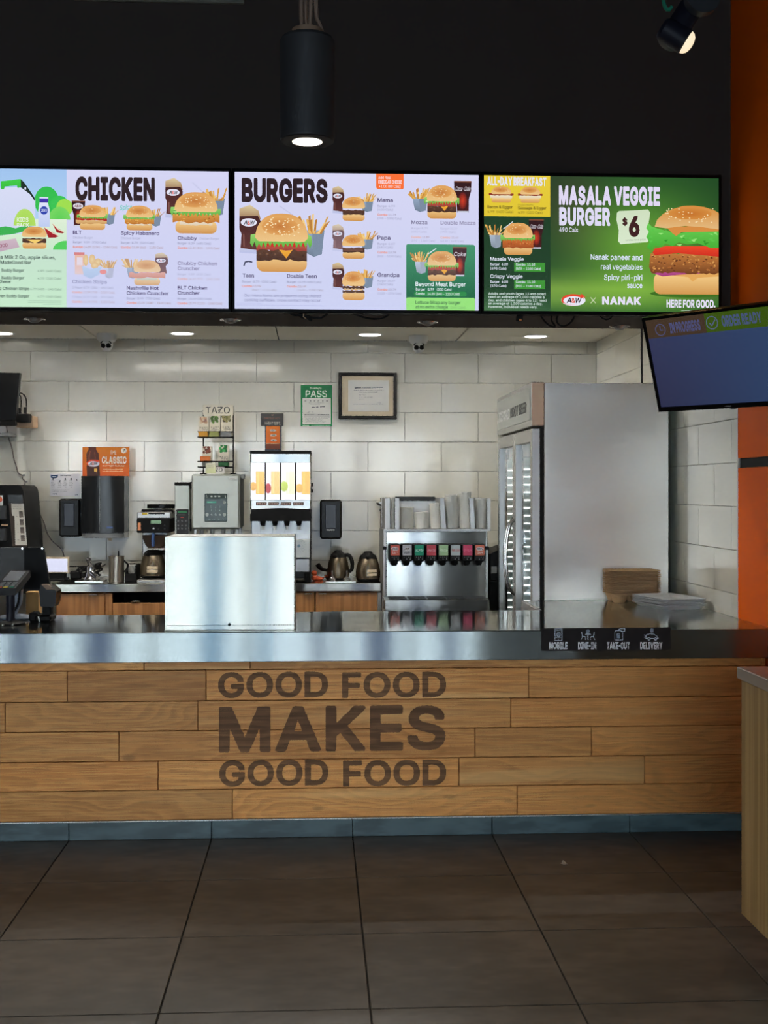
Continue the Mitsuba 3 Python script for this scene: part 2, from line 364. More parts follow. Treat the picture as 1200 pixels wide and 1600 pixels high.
def glyph(ch):
    v, f = flat_text(ch, True)
    from shapely.ops import unary_union
    return unary_union([Polygon(v[t]) for t in f]).buffer(0.004, join_style=2)
def heavy_text(s, d=0.05, gap=0.07):
    """Tightly set, thickened capitals of height 1 (v, f), for poster headlines."""
    key = (s, d, gap)
    if key not in flat_text.c:
        from shapely import affinity
        x, V, Fs, at = 0.0, [], [], 0
        for ch in s:
            if ch == ' ': x += 0.30; continue
            g_ = glyph(ch).buffer(d, join_style=2, mitre_limit=2).simplify(0.006)
            b = g_.bounds; hgt = b[3] - b[1]
            tall = ch.isupper() or ch.isdigit() or ch in '$'
            sy = 1.0 / hgt if tall else 1.0
            g_ = affinity.translate(g_, x - b[0], -b[1] if tall else d); g_ = affinity.scale(g_, 1.0, sy, origin=(0, 0))
            for p_ in getattr(g_, 'geoms', [g_]):
                v, f = trimesh.creation.triangulate_polygon(p_, engine='earcut'); V.append(v); Fs.append(np.asarray(f) + at); at += len(v)
            x += b[2] - b[0] + gap
        flat_text.c[key] = (np.vstack(V), np.vstack(Fs))
    v, f = flat_text.c[key]; return v.copy(), f
def solid_text(s, width, height, bold=True):
    m = meshkit.text_mesh(s, 1.0, 1.0, bold)
    lo, hi = m.bounds
    m.apply_translation(-lo); m.apply_scale([width / (hi[0] - lo[0]), height / (hi[1] - lo[1]), 1.0])
    return m                                         # in [0,width]x[0,height]x[0,1]
def front_letters(s, u0, v0, u1, v1, Y, depth):
    m = solid_text(s, X(u1, Y) - X(u0, Y), Z(v0, Y) - Z(v1, Y))
    v = m.vertices
    return trimesh.Trimesh(np.stack([X(u0, Y) + v[:, 0], Y - depth * v[:, 2] + 0.0005, Z(v1, Y, (u0 + u1) / 2) + v[:, 1]], 1), m.faces, process=False)
def letters(word, u0, v0, u1, v1):
    """Each stained letter a part of the counter, a fraction of a millimetre proud of the planks."""
    from shapely import affinity
    x, gl = 0.0, []
    for ch in word:
        g_ = glyph(ch).buffer(0.017, join_style=2, mitre_limit=2).simplify(0.004); b = g_.bounds
        g_ = affinity.scale(affinity.translate(g_, -b[0], -b[1]), 1.0, 1.0 / (b[3] - b[1]), origin=(0, 0)); gl.append((x, g_)); x += b[2] - b[0] + 0.095
    tot = x - 0.095; Yw = WF - 0.0012; sx, sz = (X(u1, Yw) - X(u0, Yw)) / tot, Z(v0, Yw) - Z(v1, Yw); z0 = Z(v1, Yw, (u0 + u1) / 2)
    for gx, g_ in gl:
        m = cat(*[trimesh.creation.extrude_polygon(p_, 1.0, engine='earcut') for p_ in getattr(g_, 'geoms', [g_])]); v = m.vertices
        part(ct, 'letter', trimesh.Trimesh(np.stack([X(u0, Yw) + (gx + v[:, 0]) * sx, Yw - 0.0008 * v[:, 2] + 0.0005, z0 + v[:, 1] * sz], 1), m.faces, process=False), 'm_oak_stain', False)
for s, u0, v0, u1, v1 in (('GOOD', 341, 1050, 512.5, 1090), ('FOOD', 534.5, 1050, 697, 1090), ('MAKES', 342, 1103, 697, 1174), ('GOOD', 343, 1187.5, 513, 1228), ('FOOD', 536, 1187.5, 697, 1228)): letters(s, u0, v0, u1, v1)
# steel worktop
wt = thing('worktop', 'long polished stainless steel worktop over the oak counter', 'worktop')
REAR = 6.07
EXT = X(846, 6.1)
def sag(x, y):
    """The long sheet dips a few millimetres towards its rear edge at the till end."""
    t = min(max((0.15 - x) / 0.75, 0.0), 1.0); return -0.0125 * t * t * (3 - 2 * t) * min(max((y - FY) / (REAR - FY), 0.0), 1.0)
gxs, gys = np.append(np.arange(CL, EXT, 0.08), EXT), np.linspace(FY, REAR, 9)
gv = [(x, y, CT + sag(x, y)) for y in gys for x in gxs]; nx_, ny_ = len(gxs), len(gys)
gf = [f for j in range(ny_ - 1) for i in range(nx_ - 1) for f in ((j * nx_ + i, j * nx_ + i + 1, (j + 1) * nx_ + i + 1), (j * nx_ + i, (j + 1) * nx_ + i + 1, (j + 1) * nx_ + i))]
part(wt, 'top', trimesh.Trimesh(gv, gf, process=False), 'm_steel_top', True)
part(wt, 'top', bx(EXT, RIGHT - .016, FY, 6.60, CT - 0.03, CT, 0), 'm_steel_top', False)
part(wt, 'rear_edge', bx(CL, EXT - .021, REAR - .002, REAR, CT - 0.09, CT - .0126, 0), 'm_steel_satin', False)
part(wt, 'front_edge', bx(CL, RIGHT - .016, FY - 0.004, FY + 0.016, zt, CT + 0.0012, 0.0025), 'm_steel_edge', brushed=True, label='brushed steel front edge')
part(wt, 'return_edge', bx(EXT - 0.02, EXT, REAR, 6.60, CT - 0.09, CT - 0.0005, 0.001), 'm_steel_satin', False)
sc_ = thing('counter_return', 'cabinet under the deeper right end of the steel worktop, beside the fridge', 'cabinet')
part(sc_, 'body', bx(EXT, CR, 6.02, 6.58, 0.0, CT - 0.092, 0.002), 'm_charcoal', False)
# front right cabinet
cb = thing('condiment_cabinet', 'pale wood laminate cabinet cut off by the right edge, in front of the counter', 'cabinet')
CX = X(1155, 3.95)
part(cb, 'side_panel', bx(CX, CX + 0.02, 1.2, 3.93, 0.115, 0.862, 0.002), 'm_pale_laminate', False)
part(cb, 'body', bx(CX + 0.021, RIGHT - 0.016, 1.2, 3.925, 0.115, 0.862, 0.002), 'm_pale_laminate', False)
part(cb, 'top', bx(CX - 0.008, RIGHT - 0.016, 1.19, 3.95, 0.864, 0.902, 0.003), 'm_counter_grey', False, label='grey stone-look top')
part(cb, 'kick', bx(CX + 0.07, RIGHT - 0.016, 1.2, 3.85, 0.0, 0.114, 0.001), 'm_kick_tile', False, label='dark recessed kick')
plain('m_counter_grey', S(128, 124, 116), 0.3)
# ================================================================== menu boards (flat art of coloured shapes on real screens)
class Art:
    """Flat coloured shapes, later ones on top of earlier ones by a fraction of a millimetre. Units are those of the sheet's own rectangle."""
    def __init__(s, clip=None): s.items, s.clip, s.fade = [], clip, 0.0
    def raw(s, v, f, c):
        v, c = np.asarray(v, float), np.asarray(c, float)
        if s.fade: c = c * (1 - s.fade) + np.array([214, 216, 242.0]) * s.fade
        s.items.append((v, np.asarray(f, int), np.broadcast_to(c, (len(v), 3)), (*v.min(0), *v.max(0))))
    def poly(s, pts, c, c2=None):
        p = Polygon(pts).buffer(0)
        if s.clip is not None: p = p.intersection(sbox(*s.clip))
        for g_ in getattr(p, 'geoms', [p]):
            if g_.is_empty or g_.geom_type != 'Polygon' or g_.area < 1e-4: continue
            v, f = trimesh.creation.triangulate_polygon(g_, engine='earcut')
            if c2 is not None:
                y0_, y1_ = v[:, 1].min(), v[:, 1].max(); t = ((v[:, 1] - y0_) / max(y1_ - y0_, 1e-9))[:, None]
                s.raw(v, f, np.asarray(c, float) * (1 - t) + np.asarray(c2, float) * t)
            else: s.raw(v, f, c)
    def rect(s, x0, y0, x1, y1, c, c2=None): s.poly([(x0, y0), (x1, y0), (x1, y1), (x0, y1)], c, c2)
    def rr(s, x0, y0, x1, y1, r, c, c2=None): s.poly(rr2(x0, y0, x1, y1, r), c, c2)
    def ell(s, cx, cy, rx, ry, c, c2=None, n=22, a0=0, a1=360):
        q = np.radians(np.linspace(a0, a1, n + 1))
        ring = np.stack([cx + rx * np.cos(q), cy + ry * np.sin(q)], 1)
        if c2 is None or s.clip is not None and (ring[:, 0].max() > s.clip[2] or ring[:, 0].min() < s.clip[0]): s.poly(ring, c, c2); return
        v = np.vstack([[cx, cy], ring]); f = [(0, i + 1, i + 2) for i in range(n)]
        s.raw(v, f, np.vstack([[c], np.tile(c2, (n + 1, 1))]))
    def line(s, pts, w, c):
        from shapely.geometry import LineString
        p = LineString(pts).buffer(w / 2, cap_style=2)
        for g_ in getattr(p, 'geoms', [p]): 
            v, f = trimesh.creation.triangulate_polygon(g_, engine='earcut'); s.raw(v, f, c)
    def grid(s, x0, y0, x1, y1, nx, ny, fn):
        xs, ys = np.linspace(x0, x1, nx + 1), np.linspace(y0, y1, ny + 1)
        gx, gy = np.meshgrid(xs, ys); v = np.stack([gx.ravel(), gy.ravel()], 1); f = []
        for j in range(ny):
            for i in range(nx):
                a = j * (nx + 1) + i; f += [(a, a + 1, a + nx + 2), (a, a + nx + 2, a + nx + 1)]
        s.raw(v, f, np.array([fn((x - x0) / (x1 - x0), (y - y0) / (y1 - y0)) for x, y in v]))
    def text(s, t, x, y, h, c, w=None, bold=True, right=False, skew=0.0, rot=0.0, heavy=None, gap=0.07):
        """Left (or right) end of the baseline at (x, y); capitals h tall, w wide if given."""
        v, f = flat_text(t, bold) if heavy is None else heavy_text(t, heavy, gap)
        k = h if w is None else w / v[:, 0].max()
        p = np.stack([v[:, 0] * k + skew * v[:, 1] * h, -v[:, 1] * h], 1)
        if right: p[:, 0] -= p[:, 0].max()
        if rot:
            q = math.radians(rot); p = np.stack([p[:, 0] * math.cos(q) - p[:, 1] * math.sin(q), p[:, 0] * math.sin(q) + p[:, 1] * math.cos(q)], 1)
        s.raw(p + [x, y], f, c)
    def mesh(s, mapper, facing, step=0.00012, gain=1.0):
        V, Fc, C, at, lay, boxes = [], [], [], 0, [], []
        for v, f, c, b in s.items:
            l = 0
            for l2, b2 in zip(lay, boxes):
                if l2 >= l and b[0] < b2[2] and b2[0] < b[2] and b[1] < b2[3] and b2[1] < b[3]: l = l2 + 1
            lay.append(l); boxes.append(b)
            P = mapper(v[:, 0], v[:, 1]) + np.asarray(facing) * (step * (l + 1))
            nn = np.cross(P[f[:, 1]] - P[f[:, 0]], P[f[:, 2]] - P[f[:, 0]])
            f = np.where((nn @ np.asarray(facing) < 0)[:, None], f[:, ::-1], f)
            lin = np.where(c <= 10, c / 255 / 12.92, ((np.maximum(c, 0) / 255 + 0.055) / 1.055) ** 2.4) * gain
            V.append(P); Fc.append(f + at); C.append(lin); at += len(P)
        return (np.vstack(V), np.vstack(Fc)), np.vstack(C)
def screen_part(parent, name, art, mapper, facing, gain=1.0, label=None, **k):
    m, c = art.mesh(mapper, facing, gain=gain)
    key = part(parent, name, m, 'm_screen', False, label, color=c, emitter={'type': 'area', 'radiance': {'type': 'mesh_attribute', 'name': 'vertex_color'}}, **k)
    return key
def print_part(parent, name, art, mapper, facing, label=None):
    m, c = art.mesh(mapper, facing); return part(parent, name, m, 'm_print', False, label, color=c)
def sheet(px0, py0, px1, py1, X0, X1, Z0, Z1, Yp):
    """Sheet rectangle (px) -> upright world rectangle facing the room."""
    return lambda a, b: np.stack([X0 + (a - px0) / (px1 - px0) * (X1 - X0), np.full(len(a), Yp), Z0 + (b - py0) / (py1 - py0) * (Z1 - Z0)], 1)
def at_depth(Yp):
    """Sheet units are picture pixels as they fall on the upright plane at depth Yp."""
    return lambda a, b: np.array([(X(u, Yp), Yp, Z(v, Yp, u)) for u, v in zip(a, b)])

BUN, BUN_D, BUN_L = (222, 160, 88), (196, 122, 58), (240, 205, 150)
def wave(x0, x1, y, amp, n, rng): return [(x0 + (x1 - x0) * i / n, y + amp * rng.uniform(-1, 1)) for i in range(n + 1)]
def burger(A, x0, y0, x1, y1, fill='beef', seeds=14, seed=1):
    """A burger picture: heel, patty, fillings, lettuce and a domed crown."""
    rng = random.Random(seed); w, h = x1 - x0, y1 - y0; cx = (x0 + x1) / 2
    P = lambda fx, fy: (x0 + fx * w, y0 + fy * h)
    A.poly(rr2(*P(0.06, 0.70), *P(0.94, 1.0), 0.13 * h), (244, 208, 146), (206, 146, 76))
    def blob(ya, yb, c, c2, xa=0.06, xb=0.94, amp=0.02):
        pts = wave(*[P(t, 0)[0] for t in (xa, xb)], y0 + ya * h, amp * h, 12, rng) + wave(*[P(t, 0)[0] for t in (xb, xa)], y0 + yb * h, amp * h, 12, rng)
        A.poly(pts, c, c2)
    def specks(ya, yb, cols, n, r):
        for _ in range(n):
            px_, py_ = P(rng.uniform(0.1, 0.9), rng.uniform(ya, yb)); A.ell(px_, py_, r * w * rng.uniform(.6, 1.3), r * w * rng.uniform(.4, .9), rng.choice(cols), n=7)
    if fill == 'beef':
        blob(.62, .8, (96, 62, 44), (70, 44, 34)); specks(.64, .78, [(120, 84, 62), (60, 38, 30)], 12, .02)
        A.poly([P(.42, .58), P(.72, .58), P(.58, .77)], (240, 176, 60), (226, 150, 40))
        blob(.5, .63, (198, 92, 70), (150, 60, 52)); blob(.47, .56, (226, 60, 40), (200, 40, 30), .12, .9)
    elif fill == 'plain':
        blob(.54, .74, (92, 60, 46), (70, 46, 36)); specks(.56, .72, [(120, 84, 62)], 6, .02)
    elif fill == 'triple':
        for k in range(3): blob(.38 + .14 * k, .47 + .14 * k, (98, 66, 50), (70, 46, 36)); blob(.46 + .14 * k, .51 + .14 * k, (232, 200, 150), (214, 170, 110), .1, .9)
    elif fill == 'chicken':
        blob(.7, .8, (236, 224, 206), (220, 200, 170), .15, .85); blob(.52, .74, (222, 160, 70), (186, 112, 44), .0, 1.0, .03); specks(.54, .72, [(240, 190, 100), (170, 96, 38)], 14, .022)
    elif fill == 'strip':
        blob(.7, .8, (210, 214, 190), (170, 180, 150), .15, .85); blob(.5, .7, (222, 150, 130), (200, 118, 90), -.12, 1.12, .03)
    elif fill == 'veggie':
        blob(.5, .78, (206, 110, 48), (160, 78, 34), .02, .98, .02); specks(.54, .74, [(226, 150, 80), (140, 64, 28)], 16, .02)
    elif fill == 'blt':
        blob(.6, .76, (230, 190, 130), (200, 150, 90), -.08, 1.0, .02); blob(.5, .62, (206, 60, 40), (170, 40, 30), .0, 1.0, .02)
    elif fill == 'egg':
        blob(.55, .72, (238, 226, 200), (224, 205, 170), .0, 1.0); blob(.42, .56, (160, 62, 40), (120, 44, 32), -.06, 1.06, .02)
    if fill in ('beef', 'chicken', 'veggie', 'blt'):
        n = 14
        up = wave(P(-.04, 0)[0], P(1.02, 0)[0], y0 + .38 * h, .03 * h, n, rng)
        dn = [(x0 + (1.03 - 1.08 * i / (2 * n)) * w, y0 + (.53 + (.05 if i % 2 else -.03) + .02 * rng.uniform(-1, 1)) * h) for i in range(2 * n + 1)]
        A.poly(up + dn, (150, 208, 110), (88, 172, 60))
        for _ in range(7):
            px_, py_ = P(rng.uniform(.0, .98), rng.uniform(.41, .49)); A.ell(px_, py_, .05 * w, .018 * h, rng.choice([(196, 232, 150), (70, 150, 44)]), n=8)
    q = np.radians(np.linspace(180, 360, 21))
    cy, ry = y0 + .42 * h, .42 * h
    dome = [(cx + .46 * w * np.sign(math.cos(t)) * abs(math.cos(t)) ** .8, cy + ry * math.sin(t)) for t in q]
    A.poly(dome + [(cx + .40 * w, cy + .06 * h), (cx - .40 * w, cy + .06 * h)], BUN, (236, 196, 134))
    A.ell(cx - .03 * w, cy - .2 * h, .32 * w, .15 * h, BUN_D, BUN, 20)
    for _ in range(seeds):
        a_, b_ = rng.uniform(-.36, .36), rng.uniform(-.36, -.04)
        if (a_ / .44) ** 2 + (b_ / .42) ** 2 < .8: A.ell(cx + a_ * w, cy + b_ * h, .016 * w, .011 * w, (250, 224, 176), n=7)
def fries(A, x0, y0, x1, y1, seed=2, cup=(150, 170, 196)):
    rng = random.Random(seed); w, h = x1 - x0, y1 - y0
    A.poly([(x0 + .2 * w, y0 + .42 * h), (x1 - .12 * w, y0 + .42 * h), (x1 - .2 * w, y1 - .06 * h), (x1 - .45 * w, y1), (x0 + .32 * w, y1 - .08 * h)], cup, tuple(c * .74 for c in cup))
    A.poly([(x0 + .5 * w, y0 + .5 * h), (x1 - .12 * w, y0 + .42 * h), (x1 - .2 * w, y1 - .06 * h), (x1 - .45 * w, y1)], tuple(c * .82 for c in cup))
    for i in range(26):
        bxx = x0 + w * rng.uniform(.22, .8); lean = (bxx - (x0 + .5 * w)) * rng.uniform(.5, 1.3); top = y0 + h * rng.uniform(.06, .42); bw = .032 * w
        A.poly([(bxx - bw, y0 + .5 * h), (bxx + bw, y0 + .5 * h), (bxx + lean + bw, top), (bxx + lean - bw, top + .03 * h)], rng.choice([(232, 182, 96), (214, 158, 70), (242, 204, 130), (188, 128, 56)]))
def mug(A, x0, y0, x1, y1, logo=True):
    """Root beer mug with a foamy head and an oval badge."""
    w, h = x1 - x0, y1 - y0
    A.poly([(x0, y0 + .08 * h), (x0 + .5 * w, y0), (x0 + .9 * w, y0 + .12 * h), (x1, y0 + .3 * h), (x0, y0 + .3 * h)], (222, 204, 160), (150, 110, 80))
    A.poly([(x0, y0 + .24 * h), (x0 + .86 * w, y0 + .22 * h), (x1, y0 + .34 * h), (x1 - .03 * w, y0 + .5 * h), (x0 + .8 * w, y0 + .6 * h), (x0 + .9 * w, y0 + .95 * h), (x0 + .05 * w, y0 + .9 * h), (x0 + .1 * w, y0 + .6 * h), (x0, y0 + .5 * h)], (66, 32, 30), (96, 50, 46))
    A.poly([(x0, y0 + .88 * h), (x0 + .9 * w, y0 + .93 * h), (x0 + .8 * w, y1), (x0, y1 - .02 * h)], (196, 200, 226), (186, 192, 230))
    A.line([(x0 + .2 * w, y0 + .6 * h), (x0 + .22 * w, y0 + .86 * h)], .06 * w, (130, 84, 76))
    if logo: badge(A, x0 + .44 * w, y0 + .36 * h, .38 * w, .085 * h, arrow=False)
def badge(A, cx, cy, rx, ry, arrow=True, ring=(226, 70, 40)):
    """White oval badge with the letters and, if large, the orange arrow."""
    if arrow:
        q = np.radians(np.linspace(150, 315, 16))
        out = [(cx + 1.1 * rx * math.cos(t), cy + 1.2 * ry * math.sin(t)) for t in q]
        inn = [(cx + .95 * rx * math.cos(t), cy + .75 * ry * math.sin(t)) for t in q[::-1]]
        A.ell(cx, cy, 1.12 * rx, 1.12 * ry, (232, 232, 246), n=26)
        A.ell(cx - .02 * rx, cy, 1.02 * rx, 1.0 * ry, ring, n=26)
        A.ell(cx + .04 * rx, cy + .1 * ry, .96 * rx, .86 * ry, (232, 232, 246), n=26)
        A.poly(out + inn, ring)
        A.poly([(cx + .72 * rx, cy - 1.3 * ry), (cx + 1.12 * rx, cy - .62 * ry), (cx + .6 * rx, cy - .42 * ry)], ring)
    else: A.ell(cx, cy, rx, ry, (226, 226, 242), n=20)
    A.text('A', cx - .62 * rx, cy + .5 * ry, ry * .95, (34, 22, 24), w=.46 * rx, skew=.18); A.text('&', cx - .16 * rx, cy + .5 * ry, ry * .9, ring, w=.32 * rx); A.text('W', cx + .12 * rx, cy + .5 * ry, ry * .95, (34, 22, 24), w=.56 * rx, skew=.18)
def cola(A, x0, y0, x1, y1, word='Coca-Cola'):
    w, h = x1 - x0, y1 - y0
    A.poly([(x0, y0), (x1, y0), (x1 - .02 * w, y0 + .3 * h), (x1 - .14 * w, y0 + .55 * h), (x1 - .16 * w, y1), (x0 + .18 * w, y1), (x0 + .16 * w, y0 + .55 * h), (x0 + .02 * w, y0 + .3 * h)], (46, 20, 24), (70, 24, 22))
    A.ell((x0 + x1) / 2, y0 + .62 * h, .26 * w, .28 * h, (206, 60, 34), (84, 26, 22))
    A.rect(x0 + .2 * w, y1 - .05 * h, x1 - .18 * w, y1, (206, 210, 226)); A.rect(x0, y0 - .02 * h, x1, y0 + .03 * h, (120, 70, 50))
    if word: A.text(word, x0 + .06 * w, y0 + .3 * h, .14 * h, (236, 232, 240), w=.86 * w, skew=.25, bold=False)
def lines(A, x, y, rows, c=(128, 130, 158), h=3.3, dy=7.0, orange=(240, 128, 84)):
    """Small menu lines; a line that starts with Combo has that word in orange."""
    for k, (t, w) in enumerate(rows):
        if t.startswith('Combo'):
            A.text('Combo', x, y + k * dy, h, orange, w=15.5); A.text(t[6:], x + 17, y + k * dy, h, (170, 130, 120), w=w - 17, bold=False)
        else: A.text(t, x, y + k * dy, h, c, w=w, bold=False)

SY = 5.66; SB = 0.022
ZS1, ZS0 = Z(271, SY, 560), Z(484, SY, 560)
def board(u0, u1, label, art, p0, p1, depth=0.07):
    b = thing('menu_board', label, 'menu board', 'menu boards above the counter')
    x0_, x1_ = X(u0, SY), X(u1, SY)
    part(b, 'housing', bx(x0_ - 0.0112, x1_ + 0.0112, SY + 0.002, SY + depth, ZS0 - 0.014, ZS1 + 0.013, 0.004), 'm_black', False)
    for n_, m_ in enumerate((bx(x0_ - 0.0115, x1_ + 0.0115, SY - 0.006, SY + 0.004, ZS1, ZS1 + 0.014, 0.002), bx(x0_ - 0.0115, x1_ + 0.0115, SY - 0.006, SY + 0.004, ZS0 - 0.016, ZS0, 0.002), bx(x0_ - 0.0115, x0_, SY - 0.006, SY + 0.004, ZS0, ZS1, 0.002), bx(x1_, x1_ + 0.0115, SY - 0.006, SY + 0.004, ZS0, ZS1, 0.002))):
        part(b, 'bezel', m_, 'm_black_gloss', False)
    screen_part(b, 'screen', art, sheet(u0, p0, u1, p1, x0_, x1_, ZS1, ZS0, SY + 0.0015), (0, -1, 0))
    return b
DK, GR = (44, 28, 32), (96, 98, 128)
# --- chicken board
A = Art((-24, 268.5, 357, 481.5))
A.rect(103, 268.5, 357, 481.5, (213, 213, 243), (203, 207, 240))
A.rect(-24, 268.5, 103, 350, (160, 196, 238), (178, 210, 240)); A.rect(-24, 345, 103, 393, (222, 238, 214), (200, 232, 200)); A.rect(-24, 392.5, 103, 481.5, (198, 226, 206), (196, 232, 200))
A.ell(72, 318, 19, 23, (52, 190, 78), n=26); A.ell(92, 322, 14, 13, (58, 196, 82), n=24); A.ell(100, 327, 13, 13, (160, 222, 78), n=24); A.ell(92, 346, 17, 20, (90, 206, 84), (120, 214, 96), 24, 180, 360)
A.rect(-24, 345, 103, 350, (222, 238, 214))
A.poly([(-24, 300), (28, 296), (44, 303), (54.5, 316), (54.5, 366), (-24, 374)], (216, 220, 244), (206, 214, 240))
A.poly([(1, 288), (32, 284), (33, 297), (27, 298), (26, 294), (7, 296), (6, 300), (1.5, 300)], (66, 206, 70), (58, 188, 62))
A.poly([(32, 284.5), (37, 289), (53, 312), (54.5, 319), (46, 307), (32, 297)], (30, 44, 34)); A.ell(39, 298.5, 1.6, 2.4, (214, 220, 240), n=10)
A.ell(38, 356, 17, 26, (160, 212, 84), (178, 222, 96), 26, 180, 360); A.poly([(-24, 364), (8, 357), (24, 360), (38, 356), (52, 357), (40, 364), (20, 369), (-24, 374)], (60, 176, 80))
A.text('KIDS', 26, 350, 6.5, (232, 244, 226), w=18); A.text('PACK', 26, 358, 6, (232, 244, 226), w=19)
A.ell(68, 365, 11, 3, (190, 210, 190), n=16)
A.poly([(61, 320), (74, 320), (77, 331), (77, 357), (59, 357), (59, 331)], (222, 226, 248), (190, 204, 240)); A.rr(61, 312.5, 74.5, 320, 2, (76, 60, 190), (56, 46, 150)); A.rect(61, 311.5, 74.5, 313.5, (214, 220, 244)); A.ell(68, 332, 6, 6.5, (52, 70, 170), n=20); A.text('2', 63.5, 334, 4, (220, 226, 250), w=3); A.text('GO', 66.5, 334, 4, (220, 226, 250), w=6)
for pp in ([(68, 358), (75, 362), (92, 371), (86, 373.5), (75, 374)], [(81, 352), (87, 358), (100, 365), (97, 367), (88, 366)]): A.poly(pp, (186, 40, 44), (150, 26, 34))
A.line([(69, 358), (82, 367), (91, 371)], 1.2, (238, 226, 196)); A.line([(82, 352.5), (90, 361), (99.5, 365)], 1.2, (238, 226, 196))
burger(A, 32, 357, 74, 391, 'plain', 0, 3); A.poly([(40, 377), (66, 377), (54, 383)], (244, 206, 110))
A.poly([(-24, 384), (24, 375.5), (30, 389), (-24, 402)], (206, 184, 196), (186, 160, 176)); A.text('MADEGOOD', -22, 393, 5, (150, 90, 110), w=34, rot=-8)
A.ell(103, 392.5, 21, 14, (84, 206, 92), n=22, a0=180, a1=270)
A.poly([(103, 378.5), (103, 392.5), (82, 392.5), (85, 386), (93, 380.5)], (84, 206, 92))
A.text('Includes Milk 2 Go, apple slices,', 86, 407, 5.2, (54, 70, 66), right=True, w=112); A.text('or a MadeGood Bar', 48, 415, 5.2, (54, 70, 66), right=True, w=62)
for t, y, pr in (('Buddy Burger', 427, '4.99  (460 Cals)'), ('Buddy Burger', 438.5, '4.79  (520 Cals)'), ('3 pc Chicken Strips', 455, '6.79 (400 - 640 Cals)'), ('Chicken Buddy Burger', 466.5, '6.79  (540 Cals)')):
    A.text(t, 37 if 'Buddy' in t and 'Ch' not in t else 45, y, 4.6, (54, 74, 68), right=True, w=2.9 * len(t)); A.text(pr, 95, y, 3.4, (96, 120, 108), right=True, w=37 if len(pr) < 18 else 48, bold=False)
A.text('with Cheese', 16, 444.5, 4.6, (54, 74, 68), right=True, w=30)
for y in (471.4, 474.1, 476.8): A.line([(43 if y < 476 else 66, y), (95, y)], .7, (150, 182, 164))
A.text('CHICKEN', 117, 316, 37, DK, w=124, heavy=.055, gap=.07)
cola(A, 111, 317, 132, 356, None); A.ell(121, 324.5, 8, 4.5, (224, 220, 232), n=16); A.text('A&W', 115.5, 326.5, 4, (120, 60, 60), w=11)
fries(A, 154, 323, 182, 353, 4); burger(A, 121, 323, 166, 361, 'blt', 14, 5)
A.text('Spicy', 186, 330, 7, (110, 205, 190), w=19, skew=.2, rot=-6)
fries(A, 228, 324, 254, 355, 6); burger(A, 194, 323, 240, 361, 'chicken', 14, 7)
mug(A, 257.5, 279, 285, 342); fries(A, 316, 290, 356, 338, 8); A.line([(300, 286), (318, 302)], .7, (178, 182, 214))
burger(A, 269, 301, 343, 365, 'chicken', 40, 9)
for t, x, y, w in (('BLT', 113, 368, 13.5), ('Spicy Habanero', 188, 368, 60), ('Chubby', 277, 375, 30), ('BLT Chicken', 277, 452, 46), ('Cruncher', 277, 460, 34.5), ('Nashville Hot', 197, 453, 50), ('Chicken Cruncher', 197, 461, 66)): A.text(t, x, y, 5.4, (84, 74, 112), w=w)
for x, y in ((113, 375), (188, 375), (311, 374.5)): A.text('Chicken Burger', x, y, 3.6, (160, 162, 190), w=31, bold=False)
lines(A, 113, 382, (('Burger  9.59  (750 Cals)', 52), ('Combo 14.89 (1090 - 1500 Cals)', 69)), dy=7.2)
lines(A, 188, 382, (('Burger  8.79  (520 Cals)', 52), ('Combo 13.89 (860 - 1130 Cals)', 66)), dy=7.2)
lines(A, 277, 382, (('Burger  8.29  (480 Cals)', 52), ('Combo 13.39 (820 - 1090 Cals)', 66)), dy=7.2)
lines(A, 197, 468, (('Burger  8.99  (730 Cals)', 52), ('Combo 15.09 (1080 - 1530 Cals)', 69)))
lines(A, 277, 468, (('Burger  10.69 (880 Cals)', 53), ('Combo 15.79 (1230 - 1600 Cals)', 70)))
A.fade = .3
A.text('Chicken Strips', 112, 444, 5.6, (120, 122, 160), w=54); lines(A, 112, 452, (('3 Piece  8.79  (350 - 450 Cals)', 64), ('Combo 13.89 (700 - 1020 Cals)', 66), ('5 Piece 10.99 (580 - 810 Cals)', 64), ('Combo 16.09 (900 - 1220 Cals)', 66)), dy=7.3)
A.rect(115, 396, 131, 400, (214, 96, 86)); A.rect(116, 400, 130, 430, (238, 170, 130), (230, 196, 190)); A.rect(119, 404, 128, 416, (232, 214, 220))
for q_ in ((133, 408, 4, 9), (143, 407, 5, 8), (152, 411, 5, 6), (147, 416, 6, 5)): A.ell(*q_, (240, 206, 130), (222, 172, 92), 14)
fries(A, 156, 404, 180, 436, 10, (206, 212, 240)); A.poly([(127, 417), (140, 422), (158, 418), (154, 430), (141, 437), (130, 432)], (176, 204, 236), (160, 186, 222)); A.ell(160, 426, 5.5, 3.5, (236, 120, 110), n=14)
fries(A, 190, 402, 220, 436, 11); mug(A, 242, 395, 262, 430); burger(A, 206, 407, 252, 446, 'strip', 0, 12)
A.fade = .45
A.text('Chubby Chicken', 277, 414, 5.4, (84, 74, 112), w=62); A.text('Cruncher', 277, 422, 5.4, (84, 74, 112), w=34.5); lines(A, 277, 430, (('Burger  9.59  (630 Cals)', 52), ('Combo 14.69 (970 - 1240 Cals)', 66)))
A.fade = 0
board(-24, 357, 'left menu board with CHICKEN headline, partly cut off by the left edge', A, 268.5, 481.5)
